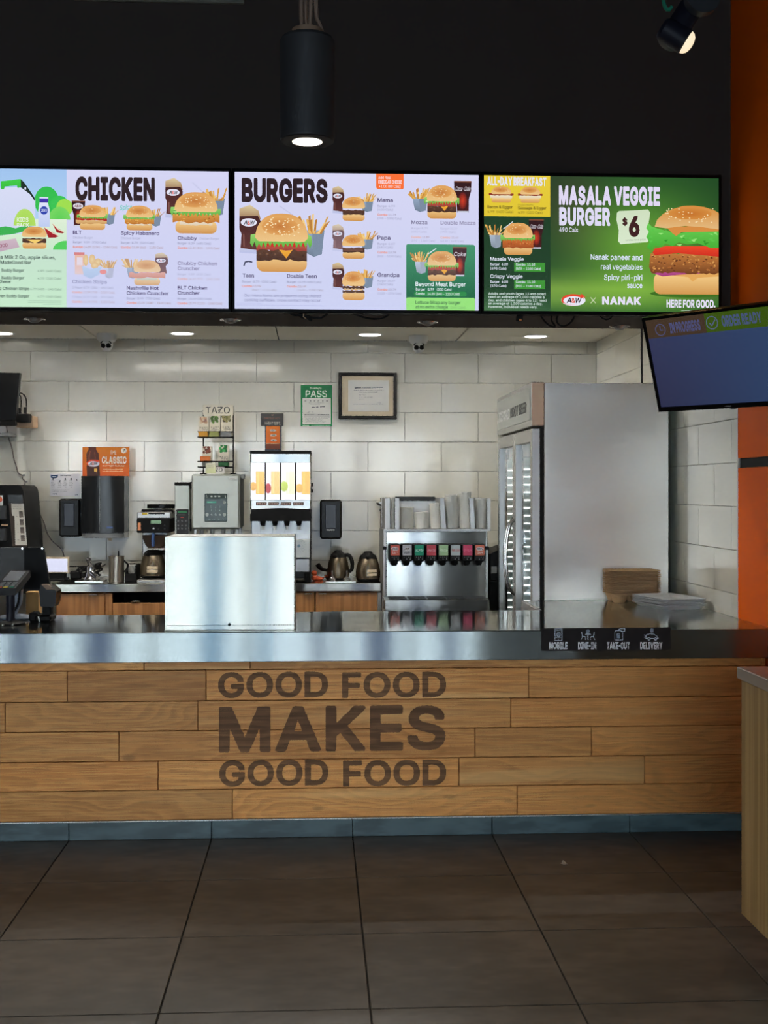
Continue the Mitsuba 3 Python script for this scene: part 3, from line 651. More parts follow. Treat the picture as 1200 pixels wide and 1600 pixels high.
# --- burgers board
A = Art((366.7, 271, 747.7, 484))
A.rect(366.7, 271, 747.7, 484, (214, 214, 243), (203, 208, 240))
A.text('BURGERS', 377.5, 318, 38, DK, w=134, heavy=.055, gap=.07)
mug(A, 374, 322, 407, 398); fries(A, 462, 330, 512, 402, 21); A.line([(436, 323), (458, 338)], .7, (176, 180, 212))
burger(A, 395, 335, 484, 426, 'beef', 60, 22)
A.line([(381, 417), (383, 411), (388, 410), (394, 411)], 2.0, (70, 72, 96))
for t, x, y, w in (('Teen', 379, 435, 17.5), ('Double Teen', 448, 435, 46)): A.text(t, x, y, 5.8, (86, 78, 112), w=w)
lines(A, 378, 443, (('Burger  8.79  (500 Cals)', 53), ('Combo 13.89', 29)), dy=7); A.text('(840 - 1110 Cals)', 394, 455.5, 3.3, (160, 150, 160), w=37, bold=False)
lines(A, 448, 443, (('Burger 10.39 (680 Cals)', 53), ('Combo 15.49', 29)), dy=7); A.text('(1020 - 1290 Cals)', 464, 455.5, 3.3, (160, 150, 160), w=40, bold=False)
A.text('Our menu items are prepared using shared', 381.5, 465, 4.4, (110, 110, 150), w=119, bold=False); A.text('cooking surfaces, cross contact may occur.', 381.5, 472, 4.4, (110, 110, 150), w=120, bold=False)
A.line([(369, 475.3), (408, 475.3)], .6, (176, 180, 222)); A.line([(369, 478), (505, 478.3)], .6, (176, 180, 222))
for k, (nm, y, fill, cals) in enumerate((('Mama', 291, 'plain', ('Burger 4.99', '(400 Cals)', 'Combo 11.79', '(790 - 1000 Cals)')), ('Papa', 350, 'plain', ('Burger 6.69', '(580 Cals)', 'Combo 13.79', '(920 - 1190 Cals)')), ('Grandpa', 410, 'triple', ('Burger 10.69', '(780 Cals)', 'Combo 15.79', '(1120 - 1370 Cals)')))):
    A.fade = .3 if k == 1 else 0
    mug(A, 518.5, y, 537, y + 43); A.fade = 0
    fries(A, 556, y + 8, 586, y + 40, 30 + k); burger(A, 532, y + (17 if k < 2 else 14), 571, y + (54 if k < 2 else 59), fill, 16, 33 + k)
    if k == 1: A.rect(536, y + 38, 566, y + 43, (110, 74, 60))
    yy = y + 24 if k < 2 else y + 22
    A.text(nm, 589, yy, 6, (86, 78, 112), w=(24, 20, 34)[k])
    for (t, o, w) in ((cals[0], 8, 27), (cals[1], 13.5, 24), (cals[3], 27.5, 37)): A.text(t, 589, yy + o, 3.3, (150, 150, 180), w=w, bold=False)
    A.text('Combo', 589, yy + 21.5, 3.3, (240, 128, 84), w=15.5); A.text(cals[2][6:], 606, yy + 21.5, 3.3, (140, 130, 150), w=12, bold=False)
A.rr(587, 268, 630, 294.5, 2.5, (250, 112, 52)); A.rect(586, 266, 631, 271, (250, 112, 52))
A.text('Add Real', 590, 279, 4.6, (250, 214, 214), w=20); A.text('CHEDDAR CHEESE', 590, 286.5, 6, (250, 214, 214), w=37, heavy=.05); A.text('+1.00 (80 Cals)', 591, 292.5, 4.2, (250, 214, 214), w=34)
fries(A, 636, 289, 672, 330, 41); cola(A, 709, 281.5, 736.5, 330); burger(A, 664, 288, 716, 340, 'beef', 26, 42)
A.text('Mozza', 642, 349, 5.6, (130, 126, 156), w=25); A.text('Double Mozza', 688, 349, 5.6, (150, 146, 176), w=55)
for x in (642, 688):
    for t, y, w in (('Burger 8.79' if x < 650 else 'Burger 10.39', 357, 26), ('(550 Cals)' if x < 650 else '(790 Cals)', 362.5, 24), ('(890 - 1160 Cals)' if x < 650 else '(1130 - 1400 Cals)', 376.5, 37)): A.text(t, x, y, 3.2, (176, 176, 206), w=w, bold=False)
    A.text('Combo', x, 371, 3.2, (242, 170, 140), w=15); A.text('13.89' if x < 650 else '15.49', x + 17, 371, 3.2, (176, 150, 160), w=11, bold=False)
A.poly(rr2(634, 380.5, 742, 470, 3), (70, 148, 110), (24, 96, 62)); A.rr(634, 464, 742, 490, 2.5, (150, 226, 122))
A.fade = .12
fries(A, 641, 389, 670, 427, 43, (190, 202, 224)); cola(A, 707, 385, 729, 430, 'Coke'); burger(A, 665, 391, 715, 438, 'beef', 24, 44); A.line([(668, 396), (681, 387)], 1.6, (220, 226, 232))
A.fade = 0
A.text('Beyond Meat Burger', 648.5, 446, 6.4, (226, 236, 240), w=79); A.text('Burger   8.99   (500 Cals)', 649, 453, 4, (220, 232, 236), w=56)
A.rr(646, 454.3, 729, 462, 3.6, (46, 138, 72)); A.text('Combo   14.89 (840 - 1110 Cals)', 649, 460, 4, (214, 232, 226), w=69)
A.text('Lettuce Wrap any burger', 648.5, 474, 5, (62, 104, 70), w=71); A.text('at no extra charge', 648.5, 481, 5, (62, 104, 70), w=51); A.text('(360 Cals)', 703, 481, 3.6, (110, 160, 100), w=24, bold=False)
board(366.7, 747.7, 'middle menu board with BURGERS headline and a green box at lower right', A, 271, 484)
# --- veggie board
A = Art((756, 275, 1123, 485))
def green(fx, fy):
    c = np.array([34, 78, 38.0]); base = np.array([24, 66, 32.0])
    g1 = math.exp(-((fx - .55) / .42) ** 2 - ((fy - .52) / .42) ** 2)
    br = math.exp(-((fx - .1) / .22) ** 2 - ((fy - .2) / .4) ** 2)
    low = math.exp(-((fy - .86) / .12) ** 2) * (0.35 + .65 * max(0, 1 - fx))
    return np.clip(base + g1 * np.array([76, 92, 20]) + br * np.array([22, -8, 6]) + low * np.array([88, 84, 28]) + np.array([10, 24, 8]) * max(0, fy - .6), 0, 255)
A.grid(859, 275, 1123, 485, 16, 12, green)
A.grid(756, 338, 859.5, 485, 5, 8, lambda fx, fy: np.array([30, 62, 36]) + max(0, fy - .75) * np.array([140, 190, 120]) * (1 - .4 * fx))
A.rect(756, 275, 859, 338.5, (232, 204, 58), (224, 198, 48))
A.text('ALL-DAY BREAKFAST', 761, 291, 14, (226, 226, 240), w=92, heavy=.05)
burger(A, 766, 292, 800, 317, 'egg', 6, 51); burger(A, 811, 292, 845, 317, 'egg', 0, 52)
A.text('Bacon & Egger', 761.5, 326, 4.4, (76, 62, 20), w=39); A.text('4.99  (400 Cals)', 761.5, 333, 4, (90, 76, 24), w=40, bold=False); A.text('English Muffin', 809, 321.5, 2.6, (120, 104, 40), w=24, bold=False); A.text('Sausage & Egger', 809, 327, 4.4, (76, 62, 20), w=44); A.text('4.99  (510 Cals)', 809, 334, 4, (90, 76, 24), w=38, bold=False)
fries(A, 758, 347, 788, 388, 53, (176, 190, 208)); cola(A, 826, 343, 849, 388); burger(A, 784, 348, 834, 398, 'veggie', 24, 54); A.line([(786, 358), (801, 346.5)], 1.4, (206, 212, 222))
W = (222, 226, 240)
A.text('Masala Veggie', 766, 407, 5.4, W, w=52); A.text('Crispy Veggie', 766, 434, 5.4, W, w=50)
for y, b1, b2, c1, c2 in ((414.5, 'Burger  6.00', '(490 Cals)', 'Combo  11.10', '(835 - 1100 Cals)'), (441.5, 'Burger  6.00', '(570 Cals)', 'Combo  11.10', '(910 - 1180 Cals)')):
    A.rect(803, y - 4.6, 851, y + 9.4, (62, 146, 52)); A.text(b1, 766, y, 3.8, W, w=27.5); A.text(b2, 766, y + 6.5, 3.8, W, w=25); A.text(c1, 805.5, y, 3.8, W, w=30); A.text(c2, 805.5, y + 6.5, 3.8, W, w=39)
for k, (t, w) in enumerate((('Adults and youth (ages 13 and older)', 89), ('need an average of 2,000 calories a', 87), ('day, and children (ages 4 to 12) need', 90), ('an average of 1,500 calories a day.', 84), ('However, individual needs vary.', 76))): A.text(t, 763, 460 + 5.1 * k, 3.8, (206, 222, 216), w=w)
A.text('MASALA VEGGIE', 872.5, 319.5, 30, (224, 216, 242), w=158, heavy=.055, gap=.07); A.text('BURGER', 873, 351.5, 28.5, (222, 218, 242), w=79.5, heavy=.055, gap=.07); A.text('490 Cals', 873, 361.5, 7, (222, 220, 240), w=29.5)
A.poly([(966, 328), (1012, 325), (1015.5, 330), (1013, 345), (1014, 372), (1011, 376), (969, 379.5), (965, 375), (966, 358), (962.5, 342), (963, 331)], (206, 222, 190), (216, 232, 204))
A.text('$', 972, 351.5, 13.5, (62, 30, 30), w=8, heavy=.05, rot=-3); A.text('6', 982, 368, 33, (62, 30, 30), w=17, heavy=.05); A.text('Limited time price', 977, 374.5, 2.4, (130, 140, 120), w=31, bold=False, rot=-3)
rng = random.Random(5)
A.ell(1075, 456, 60, 6, (60, 110, 30), n=24)
A.poly(rr2(1021, 424, 1140, 457, 10), (246, 206, 136), (208, 150, 78)); A.poly([(1030, 426), (1075, 430), (1082, 437), (1090, 431), (1130, 428), (1130, 422), (1030, 421)], (226, 168, 90))
A.poly([(1017, 424), (1035, 429), (1066, 426), (1100, 424), (1066, 419), (1020, 420)], (190, 84, 150), (160, 60, 120))
pat = wave(1016, 1130, 393, 1.6, 26, rng) + wave(1130, 1017, 424, 1.6, 26, rng)
A.poly(pat[:27] + pat[27:] + [(1013.5, 415), (1014.5, 402)], (196, 124, 60), (112, 62, 30))
for _ in range(110):
    x_, y_ = rng.uniform(1018, 1120), rng.uniform(395, 422); A.ell(x_, y_, rng.uniform(1, 2), rng.uniform(.8, 1.5), rng.choice([(214, 150, 80), (176, 104, 50), (98, 54, 28), (196, 132, 66)]), n=6)
A.poly([(1022, 386), (1040, 382), (1130, 381), (1130, 398), (1060, 393), (1022, 396), (1019, 392)], (236, 72, 40), (206, 44, 30))
lt = [(1018, 352), (1012, 346), (1009, 354), (1013, 360), (1009, 368), (1014, 376), (1010, 384), (1016, 389), (1022, 382), (1032, 383), (1040, 378), (1050, 382), (1060, 376), (1074, 379), (1090, 377), (1110, 384), (1130, 384), (1130, 352), (1090, 356), (1060, 362), (1040, 358)]
A.poly(lt, (108, 206, 84), (64, 170, 50))
for _ in range(26):
    x_ = rng.uniform(1012, 1116); y_ = rng.uniform(354, 380); A.poly([(x_, y_), (x_ + rng.uniform(4, 12), y_ + rng.uniform(-3, 2)), (x_ + rng.uniform(2, 8), y_ + rng.uniform(2, 4))], rng.choice([(150, 226, 120), (48, 150, 44), (90, 196, 74)]))
A.poly([(1040, 352), (1050, 362), (1056, 366), (1064, 360), (1130, 358), (1130, 348)], (214, 140, 66))
bun = [(1022, 352), (1026, 341), (1036, 331), (1050, 324), (1066, 319), (1082, 318), (1100, 320), (1116, 325), (1130, 333), (1130, 356), (1100, 352), (1070, 350), (1040, 354)]
A.poly(bun, (214, 138, 58), (226, 186, 128)); A.ell(1078, 331, 34, 9, (196, 112, 40), (212, 140, 62), 22)
for _ in range(34):
    x_, y_ = rng.uniform(1036, 1118), rng.uniform(321, 345); A.ell(x_, y_, 1.3, .9, (246, 218, 170), n=7)
for t, x, y, w in (('Nanak paneer and', 1003, 404, 81), ('real vegetables', 1003, 419, 65), ('Spicy piri-piri', 1003, 435.5, 60), ('sauce', 1003, 447.5, 24)): A.text(t, x, y, 8.2, (216, 224, 244), right=True, w=w)
badge(A, 895, 467.5, 17, 8); A.line([(922, 463), (930, 472)], 1, (214, 220, 190)); A.line([(930, 463), (922, 472)], 1, (214, 220, 190))
A.text('NANAK', 940, 474, 12.5, (226, 222, 242), w=60.5, heavy=.05); A.text('HERE FOR GOOD.', 1041, 478, 13, (226, 222, 242), w=77, heavy=.05); A.line([(1064, 482), (1108, 482)], .9, (180, 206, 180))
board(756, 1123, 'right menu board, green with a large veggie burger and a price tag', A, 275, 485)
# ================================================================== kitchen lamps and ceiling fittings
def beam(x, y, z, I, tint, cut=86):
    scene[numbered('beam')] = {'type': 'spot', 'intensity': rgb([I * c for c in tint]), 'cutoff_angle': cut, 'beam_width': cut * 0.5, 'to_world': T().look_at(origin=[x, y, z], target=[x, y, z - 1], up=[0, 1, 0])}
def downlight(u, v, label, at=None):
    d = CAMH; Yd = (CEIL_K - CAMH) * F / (HORIZON - v); x = X(u, Yd); y = Yd
    if at: x, y = at
    t = thing('downlight', label, 'ceiling light', 'lit downlights in the kitchen ceiling')
    part(t, 'trim_ring', lathe([(0.072, 0), (0.086, -0.004), (0.090, 0.0)], (x, y, CEIL_K - 0.0005), 28), 'm_white')
    part(t, 'lens', trimesh.Trimesh(*(lambda m: (m.vertices, m.faces))(cyl((x, y, CEIL_K - 0.004), (x, y, CEIL_K - 0.0045), 0.070, n=28))), 'm_lamp', False, emitter=glow((1.0, 0.93, 0.80), DOWN_L))
    beam(x, y, CEIL_K - 0.012, DOWN_I, (1.0, 0.94, 0.85))
downlight(2, 524, 'lit round downlight in the kitchen ceiling at the left edge of the view')
downlight(285, 522.5, 'lit round downlight in the kitchen ceiling, between the left camera and the ceiling joint')
downlight(578, 522.5, 'lit round downlight in the kitchen ceiling above the framed certificate')
downlight(837, 523.5, 'lit round downlight in the kitchen ceiling left of the fridge')
for k_, a_ in enumerate(((-2.2, 6.9), (0.45, 6.9), (1.5, 6.42))): downlight(0, 0, 'lit downlight hidden behind the bulkhead, ' + ('over the till end', 'over the soda fountain', 'in front of the fridge side')[k_], a_)
for x_ in (-0.9,):
    t = thing('ceiling_panel_light', {-0.9: 'flat ceiling light panel over the kitchen hidden behind the bulkhead, mirrored in the tiles'}.get(x_, 'flat ceiling light panel over the kitchen, hidden behind the bulkhead'), 'ceiling light', 'ceiling light panels')
    part(t, 'frame', cat(bx(x_ - .62, x_ + .62, 6.40, 6.42, CEIL_K - .012, CEIL_K - .001, .001), bx(x_ - .62, x_ + .62, 7.0, 7.02, CEIL_K - .012, CEIL_K - .001, .001), bx(x_ - .62, x_ - .6, 6.42, 7.0, CEIL_K - .012, CEIL_K - .001, .001), bx(x_ + .6, x_ + .62, 6.42, 7.0, CEIL_K - .012, CEIL_K - .001, .001)), 'm_white', False)
    part(t, 'diffuser', trimesh.Trimesh([[x_ - .6, 6.42, CEIL_K - .004], [x_ - .6, 7.0, CEIL_K - .004], [x_ + .6, 7.0, CEIL_K - .004], [x_ + .6, 6.42, CEIL_K - .004]], [[0, 1, 2], [0, 2, 3]], process=False), 'm_lamp', False, emitter=glow((1.0, 0.95, 0.86), PANEL_L))
for u, v, lb in ((54, 502, 'at far left'), (360, 500.5, 'between left and middle boards'), (668, 502, 'below the middle board'), (968, 507, 'near the order screen')):
    Yd = (BHZ - CAMH) * F / (HORIZON - v); x = X(u, Yd)
    t = thing('recessed_spot', 'unlit chrome recessed spot under the dark bulkhead, ' + lb, 'recessed light', 'unlit recessed spots under the bulkhead')
    part(t, 'ring', lathe([(0.035, 0), (0.05, -0.004), (0.052, 0)], (x, Yd, BHZ - 0.0005), 22), 'm_chrome')
    part(t, 'bulb', lathe([(0.012, -0.018), (0.026, -0.012), (0.034, -0.001)], (x, Yd, BHZ - 0.0005), 18), 'm_steel_satin')
for u, v, lb in ((167, 540, 'white dome security camera at the ceiling above the orange sign'), (654, 540, 'white dome security camera at the ceiling right of the framed certificate')):
    Yc = 8.32; x = X(u, Yc)
    t = thing('security_camera', lb, 'camera', 'white security cameras')
    part(t, 'base', lathe([(0.052, -0.052), (0.064, -0.03), (0.066, -0.001)], (x, Yc, CEIL_K - .0005), 28), 'm_white')
    part(t, 'ball', lathe([(0.001, -0.044), (0.02, -0.04), (0.034, -0.026), (0.04, 0), (0.034, 0.026)], (x, Yc - .006, CEIL_K - 0.072), 24), 'm_white')
    zc = CEIL_K - 0.082
    for s_ in (-1, 1):
        e = part(t, 'eye', cyl((x + s_ * .017, Yc - .046, zc), (x + s_ * .017, Yc - .02, zc), 0.0155, n=18), 'm_black_gloss')
    part(t, 'brow', tube([(x + .036 * math.cos(a), Yc - .034, zc + .004 + .033 * math.sin(a)) for a in np.linspace(.3, math.pi - .3, 9)], 0.004, 6), 'm_charcoal')
# black sensor and loose cables under the boards
def cable(name, label, uvs, Yc, r=0.004, smooth=2, mat='m_black', **k):
    return single(name, label, 'cable', tube([(X(u, Yc), Yc, Z(v, Yc, u)) for u, v in uvs], r, 7, smooth), mat, **k)
YC = SY + 0.05
t = thing('cable_bundle', 'knotted black cable bundle below the middle menu board', 'cable')
part(t, 'cable', tube([(X(u, YC), YC, Z(v, YC, u)) for u, v in ((452, 489), (462, 494), (472, 491), (480, 497), (488, 503), (482, 492), (472, 498), (466, 490), (478, 494), (492, 497), (503, 497), (512, 490))], 0.0045, 7, 2), 'm_black')
part(t, 'tie', tube([(X(475, YC), YC - .006, Z(490, YC)), (X(474, YC), YC - .01, Z(496, YC)), (X(478, YC), YC - .006, Z(499, YC))], 0.003, 6), 'm_tan', label='pale cable tie')
cable('hanging_cable', 'single black cable sagging below the right half of the middle board', ((548, 489), (560, 493), (574, 498), (590, 499), (604, 495), (609, 489)), YC)
cable('cable_loop', 'black cable loops hanging below the left part of the green menu board', ((843, 487), (848, 499), (858, 509), (870, 512), (860, 500), (864, 489), (874, 488), (868, 500), (876, 511), (892, 506), (900, 489)), YC)
cable('cable_loop', 'small black cable loop below the right part of the green menu board', ((935, 489), (940, 497), (948, 500), (955, 497), (958, 490)), YC, 0.0035)
t = thing('motion_sensor', 'small black sensor with a bright tip below the left end of the green board', 'sensor')
part(t, 'body', pbox(808, 488, 817, 502, YC, .03), 'm_black'); part(t, 'tip', cyl((X(813, YC), YC - .004, Z(498.5, YC)), (X(813, YC), YC, Z(498.5, YC)), .006), 'm_amber')
cable('drop_cable', 'straight black cable hanging beside the order screen to the fridge top', ((1002.5, 512), (1002.5, 560), (1003, 600)), 6.9, 0.006, 0)

# pendant and track spot over the dining side
PX, PY = X(480, 3.6), 3.6
zt_, zb_ = Z(62, PY), Z(222, PY)
t = thing('pendant_light', 'black cylinder pendant light with a lit lens hanging in front of the boards', 'pendant light')
part(t, 'housing', lathe([(0.0755, 0.0), (0.078, 0.006), (0.078, zt_ - zb_ - .01), (0.072, zt_ - zb_), (0.04, zt_ - zb_ + .002)], (PX, PY, zb_), 40), 'm_charcoal_matte')
plain('m_charcoal_matte', S(44, 44, 45), 0.55)
part(t, 'inner_ring', lathe([(0.076, -0.001), (0.062, 0.0005), (0.045, 0.0)], (PX, PY, zb_ - .0015), 32), 'm_black')
part(t, 'lens', cyl((PX, PY, zb_ - .002), (PX, PY, zb_ - .0035), 0.043, n=28), 'm_lamp', False, emitter=glow((1.0, 0.84, 0.62), PENDANT_L))
beam(PX, PY, zb_ - .012, PENDANT_I, (1.0, 0.82, 0.6), 45)
part(t, 'cap', cyl((PX, PY, zt_), (PX, PY, zt_ + .024), 0.044, n=28), 'm_tan_dark', label='brownish top cap')
plain('m_tan_dark', S(120, 96, 76), 0.6)
for a, b, c_ in ((470, 472, 0), (476, 480, .012), (486, 484, -.01), (490, 503, .0)):
    part(t, 'wire', tube([(X(a, PY), PY + c_, CEIL_D), (X(a, PY), PY + c_, Z(20, PY)), (X(b, PY), PY + c_, Z(48, PY)), (X(b, PY), PY + c_ * .5, zt_ + .01)], 0.006, 7, 2), 'm_wire', label='thin wire')
single('air_vent', 'dim grey slot vent high on the dark wall at the top edge', 'vent', bx(X(116, BH0), X(382, BH0), BH0 - .02, BH0 - .001, Z(5, BH0, 250), Z(5, BH0, 250) + .2, .003), 'm_vent', smooth=False); plain('m_vent', S(104, 104, 92), .6)
# another pendant of the row, outside the picture, and the track spot at upper right
SXc, SYc = X(1066, 3.9), 3.9
def P39(u, v, dy=0.0): return np.array([X(u, SYc), SYc + dy, Z(v, SYc, u)])
pa, pb = P39(1037, 42, .012), P39(1072, 66); dirv = (pb - pa) / np.linalg.norm(pb - pa)
t = thing('track_spotlight', 'dark cylinder spotlight with a glowing lens at the upper right', 'spotlight')
part(t, 'barrel', lathe([(.001, -.006), (.030, -.004), (.038, .006), (.0392, .02), (.0392, np.linalg.norm(pb - pa) - .002), (.036, np.linalg.norm(pb - pa))], pa, 30, tuple(dirv)), 'm_navy_black')
ba, bb = P39(1092, -6, .03), P39(1046, 66, .03)
part(t, 'body', lathe([(.001, 0), (.036, .002), (.0385, .012), (.0385, np.linalg.norm(bb - ba) - .012), (.03, np.linalg.norm(bb - ba)), (.001, np.linalg.norm(bb - ba) + .004)], ba, 30, tuple((bb - ba) / np.linalg.norm(bb - ba))), 'm_navy_black')
lm_ = lathe([(.0372, 0), (.034, .009), (.026, .017), (.014, .0215), (.001, .023)], pb, 26, tuple(dirv)); lm_.fix_normals()
part(t, 'lens', lm_, 'm_lamp', emitter=glow((1.0, 0.80, 0.52), 0.95))
cdisc = np.array([X(1093, SYc), SYc - .05, Z(2, SYc, 1093)])
part(t, 'pivot_disc', cyl(cdisc, cdisc + [0, .04, 0], 0.054, n=32), 'm_charcoal', label='grey round pivot disc')
part(t, 'pivot_knob', cyl(cdisc + [0, -.02, 0.004], cdisc, 0.016, n=20), 'm_black')
part(t, 'stem', cyl(cdisc + [0, .02, 0], cdisc + [0, .02, CEIL_D - cdisc[2]], 0.012), 'm_black')
part(t, 'green_clip', tube([(X(1036, SYc), SYc, Z(-6, SYc, 1036)), (X(1038, SYc), SYc, Z(10, SYc, 1036)), (X(1044, SYc), SYc, Z(17, SYc, 1036)), (X(1050, SYc), SYc, Z(10, SYc, 1036))], 0.006, 7, 1), 'm_green_paint', label='green clip')

# ================================================================== back counter
BF, BT = 7.87, 0.88
BX0, BX1 = X(84, BF), X(595.5, BF)
bw = thing('back_worktop', 'stainless steel worktop along the tiled back wall', 'worktop')
part(bw, 'top', bx(BX0, BX1, BF + .012, BACK - .012, BT - .03, BT, .001), 'm_steel_top', False)
part(bw, 'front_edge', bx(BX0, BX1, BF, BF + .014, Z(923.5, BF), BT + .001, .002), 'm_steel_brushed', brushed=True)
zt_c = Z(925, BF); cabs = ((86, 163, 'leftmost, beside the stacked black devices'), (163, 262, 'with its drawer pulled open'), (262, 376, 'hidden behind the steel shield'), (376, 492, 'right of the steel shield'), (492.5, 590, 'rightmost, below the carafes'))
for u0, u1, lb in cabs:
    t = thing('base_cabinet', 'wood laminate base cabinet under the back worktop, ' + lb, 'cabinet', 'base cabinets under the back worktop')
    a, b = X(u0, BF), X(u1, BF); opened = 'open' in lb
    part(t, 'carcass', cat(bx(a + .002, a + .02, BF + .04, BACK - .02, .1, zt_c, 0), bx(b - .02, b - .002, BF + .04, BACK - .02, .1, zt_c, 0), bx(a + .02, b - .02, BACK - .05, BACK - .02, .1, zt_c, 0), bx(a + .02, b - .02, BF + .04, BACK - .05, .1, .12, 0)), 'm_black_soft' if opened else 'm_laminate', False)
    if opened:
        part(t, 'stile', bx(a + .002, a + .045, BF + .02, BF + .05, .1, zt_c - .002, .001), 'm_laminate', False)
        dr_ = part(t, 'drawer', bx(a + .05, b - .004, BF + .005, BF + .03, .35, Z(940.5, BF), .002), 'm_laminate', False)
        hx = X(212, BF); hz = Z(940.5, BF)
        part(dr_, 'handle', tube([(hx - .028, BF + .012, hz), (hx - .022, BF - .004, hz + .012), (hx + .022, BF - .004, hz + .012), (hx + .028, BF + .012, hz)], .005, 8, 2), 'm_chrome')
    else:
        d_ = part(t, 'door', bx(a + .002, b - .002, BF + .02, BF + .04, .12, zt_c - .003, .002), 'm_laminate', False)
        hu = {86: 146, 376: 482, 492.5: 504}.get(u0, (u0 + u1) / 2)
        part(d_, 'handle', bx(X(hu - 6, BF), X(hu + 6, BF), BF - .008, BF + .022, zt_c - .012, zt_c - .006, .001), 'm_chrome', False)
part(t, 'end_leg', pbox(590, 925, 596, 1010, BF + .01, .03), 'm_steel_satin', False)
# steel table further left, mostly behind the till
t = thing('prep_table', 'low steel prep table at the far left, mostly hidden by the till', 'table')
part(t, 'top', bx(-3.2, BX0 - .01, 7.8, BACK - .012, .83, .86, .003), 'm_steel_top', False)
for q_ in (-3.1, BX0 - .08): part(t, 'leg', bx(q_, q_ + .04, 7.86, 7.9, 0, .83, .002), 'm_steel_satin', False)

# ---- soap and towel dispensers, signs on the wall
def curved_front(u0, v0, u1, v1, Yf, dep, bulge, n=10):
    a, b = X(u0, Yf), X(u1, Yf); w = (b - a) / 2; c = (a + b) / 2
    pts = [(c - w, Yf + dep)] + [(c + w * math.sin(t), Yf + bulge * (1 - math.cos(t))) for t in np.linspace(-1.25, 1.25, n)] + [(c + w, Yf + dep)]
    pts = [(c + (p[0] - c) / math.sin(1.25) if 0 < i < len(pts) - 1 else p[0], p[1]) for i, p in enumerate(pts)]
    return prism(pts, 'z', Z(v1, Yf), Z(v0, Yf))
WALL = BACK - .009
t = thing('towel_dispenser', 'large dark grey paper towel dispenser below the orange sign', 'towel dispenser')
yf = 8.34
part(t, 'cover', curved_front(125, 744, 192.5, 832, yf, WALL - yf, .07), 'm_charcoal_gloss')
plain('m_charcoal_gloss', S(27, 29, 31), 0.25, spec=0.35)
part(t, 'base', curved_front(126, 832, 192, 840, yf + .01, WALL - yf - .01, .07), 'm_grey', label='lighter grey underside')
part(t, 'seam', bx(X(155.4, yf), X(156.2, yf), yf - .0015, yf + .01, Z(828, yf), Z(746, yf), .0005), 'm_grey', False)
part(t, 'latch', bx(X(166, yf), X(176, yf), yf + .002, yf + .02, Z(825, yf), Z(822, yf), .001), 'm_blue_plastic', False)
pt = [(X(163, yf), Z(833, yf)), (X(175, yf), Z(834, yf)), (X(173, yf), Z(845, yf)), (X(168, yf), Z(844, yf))]
part(t, 'paper_tongue', prism(pt, 'y', yf + .035, yf + .037), 'm_cream', label='torn tan paper end')
for nm, u0, v0, u1, v1, lb in ((0, 92, 779, 125, 838, 'black soap dispenser beside the large towel dispenser'), (1, 500, 781, 534, 842, 'black soap dispenser right of the juice machine')):
    t = thing('soap_dispenser', lb, 'soap dispenser'); yf = 8.46
    part(t, 'shell', bx(X(u0, yf), X(u1, yf), yf, WALL, Z(v1, yf), Z(v0, yf), .012), 'm_black_gloss', False)
    part(t, 'window', bx(X(u0 + 8, yf), X(u1 - 9, yf), yf - .004, yf + .01, Z(v1 - 16, yf), Z(v0 + 7, yf), .004), 'm_window_grey', False, label='grey level window')
    if nm: part(t, 'label_strip', bx(X(510, yf), X(523, yf), yf - .005, yf + .01, Z(829, yf), Z(827, yf), .0005), 'm_white', False)
plain('m_window_grey', S(46, 50, 60), 0.3, spec=0.3)
yw = WALL - .004
def wall_sheet(key, u0, v0, u1, v1, mat='m_paper', th=.003): return part(key, 'sheet', bx(X(u0, yw), X(u1, yw), yw, WALL - .0005, Z(v1, yw), Z(v0, yw), .0004), mat, False)
# orange sign on the dispenser
YO = 8.44
t = thing('promo_sign', 'orange sign with a brown bottle reading THE CLASSIC, standing on the towel dispenser', 'sign')
part(t, 'board', pbox(129, 698.5, 202, 744, YO, .006, .001), 'm_orange_paint', False)
A = Art((129, 698.5, 202, 744))
A.grid(129, 698.5, 202, 744, 4, 6, lambda fx, fy: np.array([206, 118, 30]) * (1 - fy) + np.array([206, 88, 30]) * fy)
A.poly([(138, 698.5), (150, 698.5), (150, 702), (154, 709), (155, 722), (156, 744), (136, 744), (135.5, 722), (135, 709), (138.5, 702)], (84, 36, 26), (58, 26, 20)); A.line([(141, 704), (139.5, 712), (139.5, 722)], 2, (130, 66, 44)); A.line([(148, 706), (151, 740)], 1.6, (116, 56, 40))
badge(A, 145.5, 724, 9, 4.8); A.rect(147, 732, 152, 737, (196, 150, 70))
A.text('THE', 172, 710, 6, (240, 232, 214), w=9.5); A.text('CLASSIC', 159, 724.5, 11.5, (240, 232, 214), w=38.5, heavy=.05); A.text('ROOT BEER FLAVOUR', 160.5, 729, 2.2, (240, 226, 200), w=34); A.line([(161, 733.3), (192, 733.3)], 1.0, (236, 196, 150)); A.line([(160, 736.3), (193, 736.3)], 1.0, (236, 196, 150))
A.ell(193.5, 704, 4.4, 4.4, (236, 228, 214), n=18); A.text('7', 192, 706, 4, (70, 60, 50), w=2.6); A.text("'", 195, 705, 3, (70, 60, 50), w=.8)
print_part(t, 'print', A, at_depth(YO - .0005), (0, -1, 0))
t = thing('wall_notice', 'white laminated notice with a blue corner tab left of the towel dispenser', 'notice')
wall_sheet(t, 78, 740.5, 125, 775)
A = Art(); A.rect(78, 740.5, 125, 775, (222, 222, 226)); A.poly([(79, 742), (91, 742), (90, 746), (87, 747.5), (80, 747)], (40, 60, 96)); A.line([(81.5, 745), (88, 745)], 1.6, (190, 200, 214))
A.line([(94, 743.6), (111, 743.6)], .8, (130, 132, 140))
